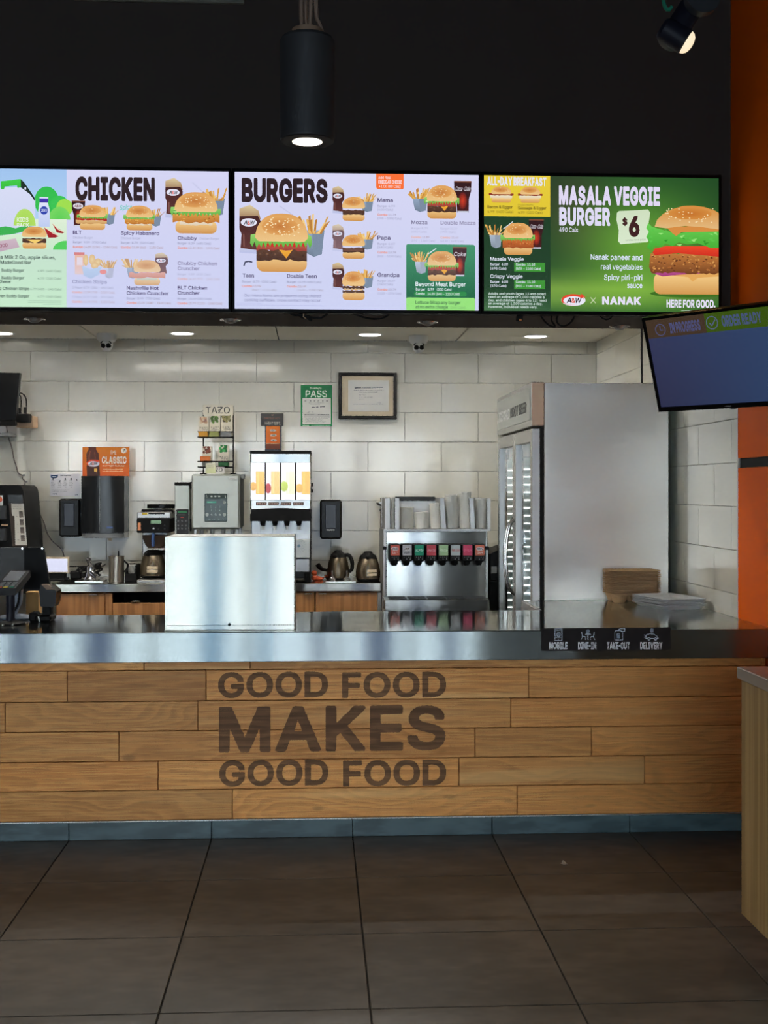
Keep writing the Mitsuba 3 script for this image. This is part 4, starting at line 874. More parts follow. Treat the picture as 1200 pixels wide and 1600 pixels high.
for k, x_ in enumerate((83, 93.5, 102, 111)):
    for y_ in (751, 753.5, 756, 758.5, 761): A.line([(x_ - 3, y_), (x_ + 3 - (y_ % 2), y_)], .6, (150, 152, 158))
    A.ell(x_, 748.6 if k != 1 else 752, 1.3, 1.8, (70, 72, 80), n=10)
for y_ in (765.5, 768): A.line([(81, y_), (108 - (y_ - 765), y_)], .6, (160, 162, 168))
A.line([(82, 771.8), (89, 771.8)], 1, (60, 70, 96)); A.ell(120, 750, 1, 1.4, (80, 82, 90), n=8); A.line([(117, 773), (122, 773)], 1, (60, 70, 96))
print_part(t, 'print', A, at_depth(yw - .0002), (0, -1, 0))
t = thing('inspection_sign', 'green and white PASS inspection certificate on the tiles left of the framed certificate', 'sign')
wall_sheet(t, 470, 602, 519, 666)
A = Art(); G_ = (20, 118, 66); A.rect(470, 602, 519, 666, G_); A.rect(472.5, 622, 517, 663, (222, 222, 214))
A.text('DineSafe', 484.5, 608, 3, (226, 232, 224), w=18); A.text('PASS', 477.5, 620.5, 10.5, (230, 234, 226), w=33.5)
for x_ in (476, 483.5, 490, 496, 503, 509.5): A.line([(x_, 626.5), (x_ + 2.8, 626.3)], .9, (70, 70, 74))
for y_, a_, b_ in ((629.5, 481, 507), (631.5, 484, 500), (644, 478, 490), (653.5, 477, 512), (656, 477, 506), (659, 477, 509)): A.line([(a_, y_), (b_, y_)], .5, (160, 160, 158))
A.line([(487, 636.6), (492.5, 636.3)], 1.3, (100, 100, 108)); A.line([(494, 636.2), (498, 636)], 1.3, (100, 100, 108)); A.line([(500, 635.8), (508, 635.4)], 1.3, (100, 100, 108))
A.rect(475, 647, 515, 652.5, (196, 196, 190)); A.line([(476, 648), (492, 648)], .7, (90, 90, 90)); A.line([(496, 648), (514, 648)], .9, (90, 90, 90))
A.line([(472.5, 664.5), (483, 664.5)], 1.1, (210, 226, 212)); A.line([(486, 664.5), (516, 664.5)], .8, (150, 190, 164))
print_part(t, 'print', A, at_depth(yw - .0002), (0, -1, 0))
t = thing('framed_certificate', 'black framed certificate with a cream mat on the tiled wall', 'picture frame')
yf = WALL - .022; u0, v0, u1, v1 = 529, 582, 620, 655; fw = 5.2
for q_ in ((u0, v0, u1, v0 + fw), (u0, v1 - fw, u1, v1), (u0, v0 + fw, u0 + fw, v1 - fw), (u1 - fw, v0 + fw, u1, v1 - fw)): part(t, 'frame', pbox(*q_, yf, .0215, .003), 'm_black', False)
part(t, 'mat', pbox(u0 + fw, v0 + fw, u1 - fw, v1 - fw, yf + .010, .006, 0), 'm_cream', False)
part(t, 'paper', pbox(544, 594, 608, 643, yf + .0085, .0012, 0), 'm_paper', False)
A = Art(); A.line([(554, 606), (564, 605.8)], 1.6, (80, 84, 94))
A.line([(565, 606), (598, 605.6)], .9, (120, 126, 136)); A.line([(560, 613), (590, 613)], .7, (130, 132, 138))
for y_, a_, b_ in ((609.5, 552, 600), (617, 561, 571), (620.5, 561, 582), (624, 561, 570), (631.5, 552, 598), (629.5, 588, 595)): A.line([(a_, y_), (b_, y_)], .5, (150, 150, 156))
print_part(t, 'print', A, at_depth(yf + .0082), (0, -1, 0))
m_ = trimesh.Trimesh([[X(u0 + fw, yf), yf + .006, Z(v0 + fw, yf)], [X(u1 - fw, yf), yf + .006, Z(v0 + fw, yf)], [X(u1 - fw, yf), yf + .006, Z(v1 - fw, yf)], [X(u0 + fw, yf), yf + .006, Z(v1 - fw, yf)]], [[0, 2, 1], [0, 3, 2]], process=False)
part(t, 'glass', m_, 'm_glass', False)
# ================================================================== machines on the back counter
def zb_at(Y): return BT
# bean coffee machine at far left
yf = 8.02
t = thing('bean_coffee_machine', 'tall black bean coffee machine with a rounded top and picture label at the left edge', 'coffee machine')
xr = X(40, yf); xl = X(-52, yf); zt_ = Z(758, yf); z0_ = .862
prof = [(xl, z0_), (xr + .03, z0_), (X(43.5, yf), Z(838, yf)), (X(38, yf), Z(780, yf))] + [(X(38, yf) - .035 * (1 - math.cos(a)), Z(780, yf) + (zt_ - Z(780, yf)) * math.sin(a)) for a in np.linspace(.2, math.pi / 2, 6)] + [(xl + .06, zt_), (xl, Z(775, yf))]
part(t, 'body', prism(prof, 'y', yf, yf + .42), 'm_black')
part(t, 'side_band', prism([(X(13, yf), Z(773, yf)), (X(36, yf), Z(773, yf)), (X(43, yf), Z(852, yf)), (X(20, yf), Z(852, yf))], 'y', yf - .012, yf + .002), 'm_dark_wall', label='dark brown band')
part(t, 'display_cap', prism([(X(13, yf), Z(773, yf)), (X(36, yf), Z(773, yf)), (X(37, yf), Z(786, yf)), (X(14.5, yf), Z(786, yf))], 'y', yf - .016, yf - .011), 'm_charcoal_gloss')
A = Art(); A.poly([(17, 786), (37, 786), (42.5, 852), (24, 852), (22.5, 806), (19, 806)], (216, 212, 200))
for k in range(4):
    y_ = 804 + 12.3 * k; A.poly([(29.5 + .9 * k, y_ - 5), (35.5 + .9 * k, y_ - 5), (36.5 + .9 * k, y_ + 4.5), (30.5 + .9 * k, y_ + 4.5)], (60, 54, 50), (120, 108, 98)); A.line([(25.5 + .6 * k, y_ + 3), (28 + .6 * k, y_ + 3)], .6, (150, 146, 138))
for y_ in (789, 792, 795): A.line([(20, y_), (33, y_)], .6, (150, 146, 138))
print_part(t, 'label_strip', A, at_depth(yf - .0125), (0, -1, 0), label='white strip with four small pictures')
part(t, 'brew_head', pbox(-30, 790, 9, 812, yf - .05, .06, .006), 'm_charcoal', False); part(t, 'brew_head', pbox(-30, 826, 9, 846, yf - .05, .06, .006), 'm_charcoal', False)
part(t, 'sticker', pbox(-6, 774, 4.5, 791, yf - .004, .006, .0005), 'm_white', False); part(t, 'sticker_dot', cyl((X(-.5, yf), yf - .006, Z(780, yf)), (X(-.5, yf), yf - .003, Z(780, yf)), .018), 'm_red_orange', label='orange dot')
part(t, 'tap', cyl((X(0, yf), yf - .06, Z(811, yf)), (X(0, yf), yf - .06, Z(818, yf)), .012), 'm_white'); part(t, 'tap', cyl((X(-1, yf), yf - .06, Z(846, yf)), (X(-1, yf), yf - .06, Z(852, yf)), .012), 'm_white'); part(t, 'name_plate', pbox(2, 819, 12, 822, yf - .014, .016, .0005), 'm_tan', False)
# slatted rack
t = thing('utensil_rack', 'small black slatted rack between the coffee machine and the tiled wall', 'rack'); yf = 8.3
part(t, 'panel', pbox(42, 822, 55, 840, yf, .02), 'm_black', False)
for k in range(4): part(t, 'bar', cyl((X(43 + 3.6 * k, yf), yf + .01, Z(840, yf)), (X(43 + 3.6 * k, yf), yf + .01, Z(868, yf)), .0035, n=8), 'm_black')
for v_ in (844, 852): part(t, 'rail', cyl((X(42, yf), yf + .01, Z(v_, yf)), (X(55, yf), yf + .01, Z(v_, yf)), .0035, n=8), 'm_black')
part(t, 'base', pbox(41, 868, 57, 906, yf, .06), 'm_black_soft', False)
# wall screen top left
t = thing('kitchen_monitor', 'black kitchen order monitor seen edge-on at the left edge, high on the tiles', 'monitor'); yf = 8.25
part(t, 'housing', hullm([(X(-60, yf), yf, Z(584, yf)), (X(31, yf), yf, Z(585.5, yf)), (X(24, yf), yf, Z(658, yf)), (X(-60, yf), yf, Z(660, yf)), (X(-60, yf), yf + .05, Z(584, yf)), (X(31, yf), yf + .05, Z(585.5, yf)), (X(24, yf), yf + .05, Z(658, yf)), (X(-60, yf), yf + .05, Z(660, yf))]), 'm_black_gloss', False)
part(t, 'lower_bar', pbox(-60, 657, 24, 665, yf - .004, .05, .004), 'm_black', False)
part(t, 'bracket', bx(X(-30, yf), X(-10, yf), yf + .05, WALL, Z(640, yf), Z(610, yf), .003), 'm_black', False)
t = thing('adapter_box', 'black video adapter with two looped plugs beside the wall monitor', 'adapter'); ya = 8.36
part(t, 'body', pbox(24, 646, 45, 659.5, ya, .09, .006), 'm_black', False)
part(t, 'plug', pbox(28.5, 637, 32.5, 646, ya + .03, .02), 'm_black_soft', False); part(t, 'plug', pbox(37, 636, 41, 646, ya + .03, .02), 'm_black_soft', False)
part(t, 'cord', tube([(X(u, ya), ya + .04, Z(v, ya)) for u, v in ((30.5, 638), (31, 625), (28, 616), (22, 616))], .004, 7, 2), 'm_black'); part(t, 'cord', tube([(X(u, ya), ya + .04, Z(v, ya)) for u, v in ((39, 637), (39, 624), (34, 617), (28, 615), (22, 618))], .004, 7, 2), 'm_black')
single('wall_block', 'tan mounting block behind the black adapter', 'block', bx(X(20, ya), X(47, ya), ya + .09, WALL, Z(668, ya), Z(650, ya), .003), 'm_tan', smooth=False)
t = thing('document_holder', 'small clear grey document holder below the wall monitor at the left edge', 'document holder')
part(t, 'tray', pbox(-30, 676, 12.5, 681, ya, WALL - ya, .002), 'm_grey', False); part(t, 'paper', pbox(-28, 666, 9, 676, ya + .02, .004, .0005), 'm_paper', False)
Yw = WALL - .006
t = thing('wall_cable', 'thin grey cable wandering down the white tiles at the left', 'cable')
part(t, 'wire', tube([(X(u, Yw), Yw, Z(v, Yw, u)) for u, v in ((10, 666), (13, 684), (19, 700), (21, 716), (26, 730), (28, 740), (37, 743), (34, 746), (40, 753), (38, 760), (36, 766), (42, 775), (52, 792), (64, 805), (70, 820), (74, 835), (84, 848), (97, 858), (99, 866), (102, 874))], .0035, 6, 2), 'm_wire_dark')
plain('m_wire_dark', S(92, 84, 78), 0.6)
part(t, 'clip', pbox(35.5, 741, 38.5, 744, Yw - .004, .01, .001), 'm_grey', False); part(t, 'clip', pbox(39.5, 751, 42.5, 754, Yw - .004, .01, .001), 'm_grey', False); part(t, 'clip', pbox(96, 857, 99, 861, Yw - .004, .01, .001), 'm_grey', False)
# small tablet
t = thing('small_tablet', 'small white-framed tablet screen leaning at the left end of the back worktop', 'tablet'); yf = 8.22
part(t, 'frame', pbox(66, 870, 108, 896, yf, .014, .004), 'm_cream', False)
A = Art(); A.rect(70, 873, 105.5, 893.5, (214, 216, 240)); screen_part(t, 'screen', A, at_depth(yf - .0005), (0, -1, 0))
part(t, 'stand', pbox(72, 896, 100, 906.5, yf + .01, .1, .006), 'm_black_soft', False); part(t, 'foot', bx(X(68, yf), X(102, yf), yf - .05, yf + .14, BT + .0005, BT + .012, .003), 'm_black_soft', False)
# tap on plate
def faucet_set(): pass
t = thing('swivel_tap', 'chrome tap with a raised lever on the back worktop left of the steel canister', 'tap'); yf = 8.12; xc = X(142, yf); z0 = BT
part(t, 'plate', bx(X(119, yf), X(163, yf), yf - .05, yf + .12, z0 + .0005, z0 + .007, .002), 'm_chrome', False)
part(t, 'body', lathe([(.04, 0), (.042, .01), (.03, .03), (.024, .06), (.026, .09), (.016, .105)], (xc, yf, z0 + .007), 24), 'm_chrome')
part(t, 'spout', tube([(xc, yf, z0 + .06), (xc + .03, yf - .05, z0 + .045), (xc + .06, yf - .1, z0 + .028)], [.018, .017, .013], 12, 1), 'm_chrome')
part(t, 'lever', tube([(xc, yf, z0 + .10), (xc - .012, yf, z0 + .125), (xc - .02, yf - .02, z0 + .15), (xc + .004, yf - .06, z0 + .145)], [.014, .012, .011, .009], 10, 1), 'm_chrome')
t = thing('wire_tangle', 'tangle of black cords on the back worktop behind the chrome tap', 'cords'); rng = random.Random(3)
pts = [(X(rng.uniform(112, 164), 8.42), 8.42 + rng.uniform(-.06, .06), BT + rng.uniform(.012, .10) * math.sin((i % 7) / 7 * math.pi) + .008) for i in range(34)]
part(t, 'cord', tube(pts, .005, 6, 2), 'm_black'); part(t, 'cord', tube([(X(u, 8.5), 8.5, Z(v, 8.5)) for u, v in ((108, 884), (118, 883), (132, 885), (150, 881), (160, 884), (165, 880))], .004, 6, 2), 'm_black')
part(t, 'power_box', bx(X(112, 8.42), X(128, 8.42), 8.36, 8.44, BT + .001, BT + .05, .006), 'm_black', False)
# canister
t = thing('steel_canister', 'tall brushed steel canister with a thin rod standing in it', 'canister'); yf = 8.05; xc = X(180, yf); r_ = (X(192, yf) - X(168, yf)) / 2
h_ = Z(870, yf) - BT
part(t, 'body', lathe([(r_, 0.0005), (r_, .02), (r_ * 1.0, h_), (r_ * 1.04, h_ + .003), (r_ * 1.04, h_ + .008), (r_ * .95, h_ + .006), (r_ * .92, h_ - .02), (.001, h_ - .03)], (xc, yf + .05, BT), 32), 'm_bronze_steel')
metal('m_bronze_steel', S(178, 170, 158), .14)
part(t, 'handle', tube([(xc + r_, yf + .05, BT + h_ * .85), (xc + r_ + .03, yf + .05, BT + h_ * .7), (xc + r_ + .012, yf + .05, BT + h_ * .45), (xc + r_, yf + .05, BT + h_ * .4)], .006, 8, 2), 'm_black')
part(t, 'rod', cyl((xc + .01, yf + .05, BT + .02), (xc + .012, yf + .06, BT + h_ + .04), .004, n=8), 'm_black')
# filter box
t = thing('filter_box', 'dark open box holding a stack of white coffee filters between canister and brewer', 'box'); yf = 8.1
x0_, x1_ = X(195, yf), X(212.5, yf)
part(t, 'box', cat(bx(x0_, x1_, yf, yf + .006, BT + .001, Z(895, yf), .001), bx(x0_, x0_ + .006, yf + .006, yf + .2, BT + .001, Z(889, yf), .001), bx(x1_ - .006, x1_, yf + .006, yf + .2, BT + .001, Z(882, yf), .001), bx(x0_, x1_, yf + .2, yf + .206, BT + .001, Z(882, yf), .001), bx(x0_ + .006, x1_ - .006, yf + .006, yf + .2, BT + .001, BT + .006, 0)), 'm_black_soft', False)
single('coffee_filters', 'white paper coffee filters lying in the dark box by the brewer', 'coffee filters', lathe([(.026, .0), (.029, .03), (.033, .075), (.028, .083), (.012, .078), (.001, .072)], ((x0_ + x1_) / 2, yf + .1, BT + .02), 40), 'm_paper', smooth=40)

def carafe(label, u0, v0, u1, v1, Yc, handle, spout=True, sticker=False, z0=BT):
    """Insulated pot: steel belly, black shoulder, lid and handle."""
    t = thing('coffee_carafe', label, 'carafe', 'steel coffee carafes')
    xc = X((u0 + u1) / 2, Yc); r = (X(u1, Yc) - X(u0, Yc)) / 2; h = Z(v0, Yc) - Z(v1, Yc); zz = z0 + .0008
    part(t, 'base', lathe([(r * .86, 0), (r * .93, .006), (r * .96, .012)], (xc, Yc, zz), 32), 'm_black')
    part(t, 'body', lathe([(r * .95, .012), (r, h * .16), (r * .99, h * .34), (r * .88, h * .58), (r * .72, h * .76)], (xc, Yc, zz), 36), 'm_bronze')
    part(t, 'shoulder', lathe([(r * .73, h * .755), (r * .74, h * .78), (r * .60, h * .88), (r * .5, h * .9)], (xc, Yc, zz), 36), 'm_black')
    l = part(t, 'lid', lathe([(r * .5, h * .895), (r * .46, h * .93), (r * .36, h * .95), (r * .3, h)], (xc, Yc, zz), 28), 'm_black')
    hx, hy = handle
    part(t, 'handle', tube([(xc + hx * r * .6, Yc + hy * r * .6, zz + h * .84), (xc + hx * r * 1.05, Yc + hy * r * 1.05, zz + h * .84), (xc + hx * r * 1.32, Yc + hy * r * 1.32, zz + h * .62), (xc + hx * r * 1.3, Yc + hy * r * 1.3, zz + h * .34), (xc + hx * r * 1.02, Yc + hy * r * 1.02, zz + h * .26)], [.011, .013, .013, .012, .009], 10, 2), 'm_black')
    part(t, 'band', lathe([(r * .965, h * .2), (r * 1.004, h * .17), (r * .966, h * .15)], (xc, Yc, zz), 36) if False else cyl((xc - hx * r * .3, Yc - r * .62, zz + h * .78), (xc - hx * r * .42, Yc - r * .86, zz + h * .86), r * .16, r * .1, 10), 'm_black', label='pouring lip')
    if sticker:
        q = np.linspace(-.1, .75, 8) if sticker > 0 else np.linspace(-.35, .5, 8)
        for k_ in range(2):
            pr = [(xc + (r * 1.0 + .001) * math.sin(a), Yc - (r * 1.0 + .001) * math.cos(a)) for a in q]
            zz0 = zz + h * (.17 + .13 * k_)
            V = [(x_, y_, zz0) for x_, y_ in pr] + [(x_, y_, zz0 + h * .10) for x_, y_ in pr]
            n_ = len(pr); part(t, 'sticker', trimesh.Trimesh(V, [f for i in range(n_ - 1) for f in ((i, i + 1, n_ + i + 1), (i, n_ + i + 1, n_ + i))], process=False), 'm_cream', True)
    return t
# brewer
yb = 8.0
t = thing('coffee_brewer', 'black and steel drip coffee brewer with two warmers on top and a green display', 'coffee brewer')
part(t, 'column', pbox(222, 829, 262, 906, yb + .20, .20, .006), 'm_steel_satin', False)
part(t, 'base', bx(X(215, yb), X(266, yb), yb - .04, yb + .42, BT + .0008, BT + .02, .004), 'm_steel_satin', False)
part(t, 'warmer_plate', lathe([(.075, 0), (.078, .006), (.07, .009)], (X(238, yb), yb + .08, BT + .02), 28), 'm_black')
part(t, 'head', pbox(213.5, 809, 265, 832.5, yb - .03, .43, .006), 'm_black', False)
part(t, 'head_top', pbox(214, 800, 266, 810, yb - .015, .42, .004), 'm_steel_satin', False)
for v_, a, b in ((788, 222, 270), (795.5, 217, 268)):
    xw = X((a + b) / 2, yb); rw = (X(b, yb) - X(a, yb)) / 2; zz = Z(v_ + 4, yb)
    part(t, 'top_warmer', lathe([(rw * .96, -.012), (rw, -.008), (rw, .012), (rw * .9, .016), (.001, .014)], (xw, yb + .12 + (.12 if v_ < 790 else 0), zz), 32, sy=.8), 'm_black_gloss')
part(t, 'warning_label', pbox(222, 801, 230, 804, yb - .017, .003, .0005), 'm_yellow', False); plain('m_yellow', S(214, 186, 60), .6); part(t, 'dark_label', pbox(232, 801, 257, 803.5, yb - .017, .003, .0005), 'm_black_soft', False)
part(t, 'rocker_switch', prism([(X(216, yb), Z(828, yb)), (X(221.5, yb), Z(828, yb)), (X(221, yb), Z(816, yb)), (X(217, yb), Z(816, yb))], 'y', yb - .04, yb - .029), 'm_amber', label='glowing amber rocker switch')
part(t, 'display', pbox(235.5, 813, 252, 818.5, yb - .033, .004, .0005), 'm_green_lcd', False, label='green display'); plain('m_green_lcd', S(110, 150, 110), .3)
for u_, v_ in ((241, 825), (248.5, 826), (258, 825.5), (258, 820)): part(t, 'button', cyl((X(u_, yb), yb - .034, Z(v_, yb)), (X(u_, yb), yb - .029, Z(v_, yb)), .006, n=12), 'm_white' if u_ == 241 else 'm_charcoal')
xb = X(241, yb); part(t, 'brew_basket', lathe([(.05, 0), (.066, .02), (.08, .06), (.082, .078)], (xb, yb + .06, Z(855, yb)), 28), 'm_basket'); plain('m_basket', S(58, 46, 38), .3)
part(t, 'basket_handle', pbox(236.5, 833, 241, 855, yb - .035, .03, .006), 'm_blue_plastic', False, label='blue basket handle')
part(t, 'drip_lip', pbox(229, 856.5, 258, 859, yb - .01, .1, .001), 'm_red_orange' if False else 'm_copper_steel', False)
carafe('steel coffee carafe with a pale label standing in the coffee brewer', 219, 858, 259, 903, yb + .08, (.9, .4), sticker=-1, z0=BT + .029)
# thin tea controller tower
yt = 8.02
t = thing('tea_controller_tower', 'slim steel tower with a black keypad left of the tea brewer', 'dispenser'); 
part(t, 'body', bx(X(273, yt), X(296, yt), yt, yt + .36, BT + .001, Z(755, yt), .004), 'm_steel_plain', False); plain('m_steel_plain', S(182, 186, 179), .45, .35)
part(t, 'cap', pbox(272.5, 753.5, 296.5, 758.5, yt - .004, .37, .003), 'm_black', False)
part(t, 'side_strip', pbox(296.4, 753, 298.6, 764, yt - .004, .03, .001), 'm_black', False); part(t, 'side_strip', pbox(296.4, 811, 299, 830, yt - .004, .03, .001), 'm_black', False)
kp = part(t, 'keypad', pbox(275.5, 796, 294.5, 834, yt - .006, .008, .003), 'm_black', False); A = Art(); A.rect(276, 796.5, 294, 833.5, (30, 31, 32)); A.rect(277.5, 798, 292, 801.5, (40, 110, 70)); A.line([(278, 804.5), (290, 804.5)], .8, (130, 130, 130)); A.line([(282, 808.5), (287, 808.5)], 1, (170, 50, 40))
for x_ in (279, 285, 291):
    for y_ in (814, 821, 826): A.ell(x_ - .5, y_, 1.3, 1.5, (92, 94, 96), n=10)
print_part(t, 'keypad_print', A, at_depth(yt - .0062), (0, -1, 0))
# tea brewer box
ye = 7.98
t = thing('tea_brewer', 'square steel tea brewer with a dark green keypad under the tea rack', 'tea brewer')
part(t, 'box', bx(X(299, ye), X(375, ye), ye, ye + .44, Z(827, ye), Z(741, ye), .012), 'm_steel_plain', False)
part(t, 'door_panel', bx(X(301, ye), X(373, ye), ye - .008, ye + .002, Z(825, ye), Z(743, ye), .006), 'm_steel_plain', False)
part(t, 'hinge', pbox(376, 741, 382.5, 748, ye + .1, .05, .002), 'm_grey', False)
part(t, 'stand', cat(bx(X(302, ye), X(306, ye), ye + .05, ye + .08, BT + .001, Z(827, ye) + .004, .001), bx(X(368, ye), X(372, ye), ye + .05, ye + .08, BT + .001, Z(827, ye) + .004, .001), bx(X(302, ye), X(306, ye), ye + .36, ye + .39, BT + .001, Z(827, ye) + .004, .001), bx(X(368, ye), X(372, ye), ye + .36, ye + .39, BT + .001, Z(827, ye) + .004, .001)), 'm_steel_satin', False)
for u_ in (313, 330, 347, 362): part(t, 'nozzle', cyl((X(u_, ye), ye + .1, Z(827, ye) + .003), (X(u_, ye), ye + .1, Z(836, ye)), .014, n=14), 'm_white')
part(t, 'keypad', pbox(319.5, 771.5, 355, 815, ye - .014, .008, .004), 'm_keypad_green', False); plain('m_keypad_green', S(30, 48, 46), .3)
A = Art(); A.rr(320, 772, 354.5, 779.5, 2, (40, 54, 52)); A.rect(323, 783, 338, 786, (70, 150, 130)); A.line([(324, 784.5), (332, 784.5)], .9, (170, 220, 200))
for x_ in (330.5, 336.5, 342.5): A.ell(x_, 775.7, 1.8, 1.5, (200, 204, 200), n=12)
for x_ in (322.5, 351.5): A.line([(x_, 773.5), (x_ + 1, 778)], .9, (160, 164, 160))
for j in range(3):
    for i in range(3): A.text(str(j * 3 + i + 1), 329.3 + 6.7 * i, 793.5 + 5.4 * j, 3.2, (150, 166, 160), w=1.8 if j + i else 1.2)
for x_, y_, r_ in ((350.5, 785, 2.6), (323.5, 804, 2.6), (350.5, 804, 2.6), (330.5, 804.2, 1.4), (337, 804.2, 1.6), (343.5, 804.2, 1.6)): A.ell(x_, y_, r_, r_, (170, 176, 172), n=16)
for x_ in (327, 334, 341, 348): A.line([(x_ - 2, 811), (x_ + 2, 811)], .8, (110, 130, 124))
A.rect(357.5, 746, 370, 749.5, (206, 206, 200)); A.line([(359, 747.8), (367, 747.8)], .7, (150, 152, 150))
print_part(t, 'keypad_print', A, at_depth(ye - .0142), (0, -1, 0))
# tea rack and boxes
yr = 8.06; ZT = Z(741, ye)
t = thing('tea_rack', 'black wire rack of tea boxes with a TAZO header on the tea brewer', 'rack')
xa, xb_ = X(316.5, yr), X(363.5, yr)
for x_ in (xa, xb_): part(t, 'upright', cyl((x_, yr + .06, ZT + .002), (x_, yr + .06, Z(634, yr)), .004, n=8), 'm_black'); part(t, 'foot', tube([(x_ - .02, yr + .06, ZT + .005), (x_ + .02, yr + .06, ZT + .005)], .0045, 8), 'm_black')
for v_ in (675.5, 683.5, 721.5, 730): part(t, 'shelf_bar', tube([(X(309, yr), yr - .005, Z(v_, yr)), (X(365.5, yr), yr - .005, Z(v_, yr))], .0042, 8), 'm_black')
for v_ in (683.5, 730): part(t, 'shelf', bx(X(310, yr), X(365, yr), yr, yr + .075, Z(v_, yr) - .004, Z(v_, yr), 0), 'm_black', False)
part(t, 'header', bx(X(316, yr), X(364, yr), yr + .05, yr + .055, Z(649, yr), Z(632.5, yr), .0005), 'm_cream_white', False); plain('m_cream_white', S(224, 218, 200), .6)
A = Art(); A.text('TAZO', 321.5, 646, 10.3, (66, 64, 60), w=37.5, bold=False); A.line([(341, 641.5), (346, 638.5)], 1.0, (66, 64, 60)); print_part(t, 'header_print', A, at_depth(yr + .0498), (0, -1, 0))
def tea_box(label, u0, v0, u1, v1, cols, Yb, rot=0, mark=True):
    t = thing('tea_box', label, 'tea box', 'tea boxes on the wire rack')
    zz0, zz1 = Z(v1, Yb), Z(v0, Yb); a, b = X(u0, Yb), X(u1, Yb)
    part(t, 'carton', bx(a, b, Yb, Yb + .05, zz0, zz1, .001), 'm_cream_white', False)
    A = Art((u0, v0, u1, v1)); h = v1 - v0; w = u1 - u0; rg = random.Random(int(u0))
    A.rect(u0, v0, u1, v1, (218, 210, 190))
    for _ in range(16): A.ell(u0 + w * rg.uniform(.15, .8), v0 + h * rg.uniform(.0, .3), w * .13, h * .07, rg.choice(cols), n=9)
    A.text('TAZO', u0 + .1 * w, v0 + .66 * h, .15 * h, (96, 92, 84), w=.8 * w, bold=False); A.line([(u0 + .15 * w, v0 + .76 * h), (u0 + .6 * w, v0 + .76 * h)], .6, (170, 164, 150)); A.ell(u0 + .8 * w, v0 + .86 * h, 1.2, 1.2, cols[0], n=10)
    print_part(t, 'print', A, at_depth(Yb - .0003), (0, -1, 0)); return t
tea_box('cream tea box with pink blossom, left on the upper rack shelf', 310, 651, 326.3, 683, [(150, 110, 96), (190, 150, 120), (210, 190, 160)], yr + .008)
tea_box('cream tea box with green leaves, middle of the upper rack shelf', 327.3, 650, 344.3, 683, [(84, 120, 50), (110, 150, 70), (60, 90, 36)], yr + .008)
tea_box('cream tea box with olive and dark leaves, right on the upper rack shelf', 345.8, 649.5, 363, 683, [(110, 110, 56), (66, 60, 34), (150, 140, 90)], yr + .008)
for c_, u0, u1, nm in (('m_tea_yellow', 311, 326, 'yellow'), ('m_tea_olive', 327.5, 343.5, 'olive'), ('m_grey', 345.5, 362, 'grey')): single('tea_sachet_stack', f'{nm} tea sachets in the front tray of the upper rack shelf', 'tea sachets', cat(bx(X(u0, yr), X(u1, yr), yr - .048, yr - .014, Z(683.3, yr), Z(680.5, yr), .001), bx(X(u0 + .6, yr), X(u1 - .3, yr), yr - .046, yr - .016, Z(680.4, yr), Z(678, yr), .001), bx(X(u0 - .2, yr), X(u1 - .8, yr), yr - .047, yr - .015, Z(677.9, yr), Z(675.6, yr), .001)), c_, smooth=False)
part('tea_rack', 'front_tray', bx(X(309, yr), X(365.5, yr), yr - .052, yr - .001, Z(683.5, yr) - .004, Z(683.5, yr) - .0005, 0), 'm_black', False)
plain('m_tea_yellow', S(196, 140, 40), .6); plain('m_tea_olive', S(140, 144, 80), .6); plain('m_tea_green', S(24, 84, 40), .6); plain('m_tea_orange', S(190, 100, 40), .6)
tea_box('cream tea box with a dark red-brown band on the lower rack shelf', 316, 697.5, 331, 730, [(96, 46, 30), (120, 60, 40), (80, 40, 30)], yr + .01)
tea_box('cream tea box with bright green mint leaves on the lower rack shelf', 341, 695.5, 357.5, 730, [(40, 130, 60), (60, 160, 80), (26, 100, 46)], yr + .01)
single('tea_sachet_stack', 'orange tea sachets in front of the red-brown tea box', 'tea sachets', bx(X(313, yr), X(329, yr), yr - .03, yr - .011, Z(721, yr), Z(713.5, yr), .004), 'm_tea_orange', smooth=False)
single('tea_sachet_stack', 'dark green tea sachets under the mint tea box', 'tea sachets', bx(X(342, yr), X(357, yr), yr - .03, yr - .011, Z(729, yr), Z(722, yr), .003), 'm_tea_green', smooth=False)
part('tea_rack', 'front_tray', bx(X(309, yr), X(365.5, yr), yr - .034, yr - .001, Z(721.5, yr) - .004, Z(721.5, yr) - .0005, 0), 'm_black', False)
part('tea_rack', 'front_tray', bx(X(309, yr), X(365.5, yr), yr - .034, yr - .001, Z(730, yr) - .004, Z(730, yr) - .0005, 0), 'm_black', False)
t = thing('tea_card', 'pale green tea card leaning before the lower rack shelf', 'card'); part(t, 'card', pbox(321.5, 723.5, 337, 739.5, yr - .05, .004, .0005), 'm_cream_white', False)
A = Art(); A.rect(321.5, 723.5, 337, 739.5, (216, 212, 190), (200, 206, 150)); A.line([(324, 727), (333, 727)], .7, (150, 146, 120)); A.line([(324, 730), (334, 730)], .5, (170, 166, 140)); print_part(t, 'print', A, at_depth(yr - .0503), (0, -1, 0))
t = thing('tea_card', 'white card with the last letters of TAZO before the lower rack shelf', 'card'); part(t, 'card', pbox(331, 729.5, 351, 739.5, yr - .043, .004, .0005), 'm_paper', False)
A = Art(); A.text('TAZO', 326, 737, 5.5, (60, 60, 58), w=21.5, bold=False); A.items = [(v, f, c, b) for v, f, c, b in A.items]; print_part(t, 'print', A, at_depth(yr - .0433), (0, -1, 0))

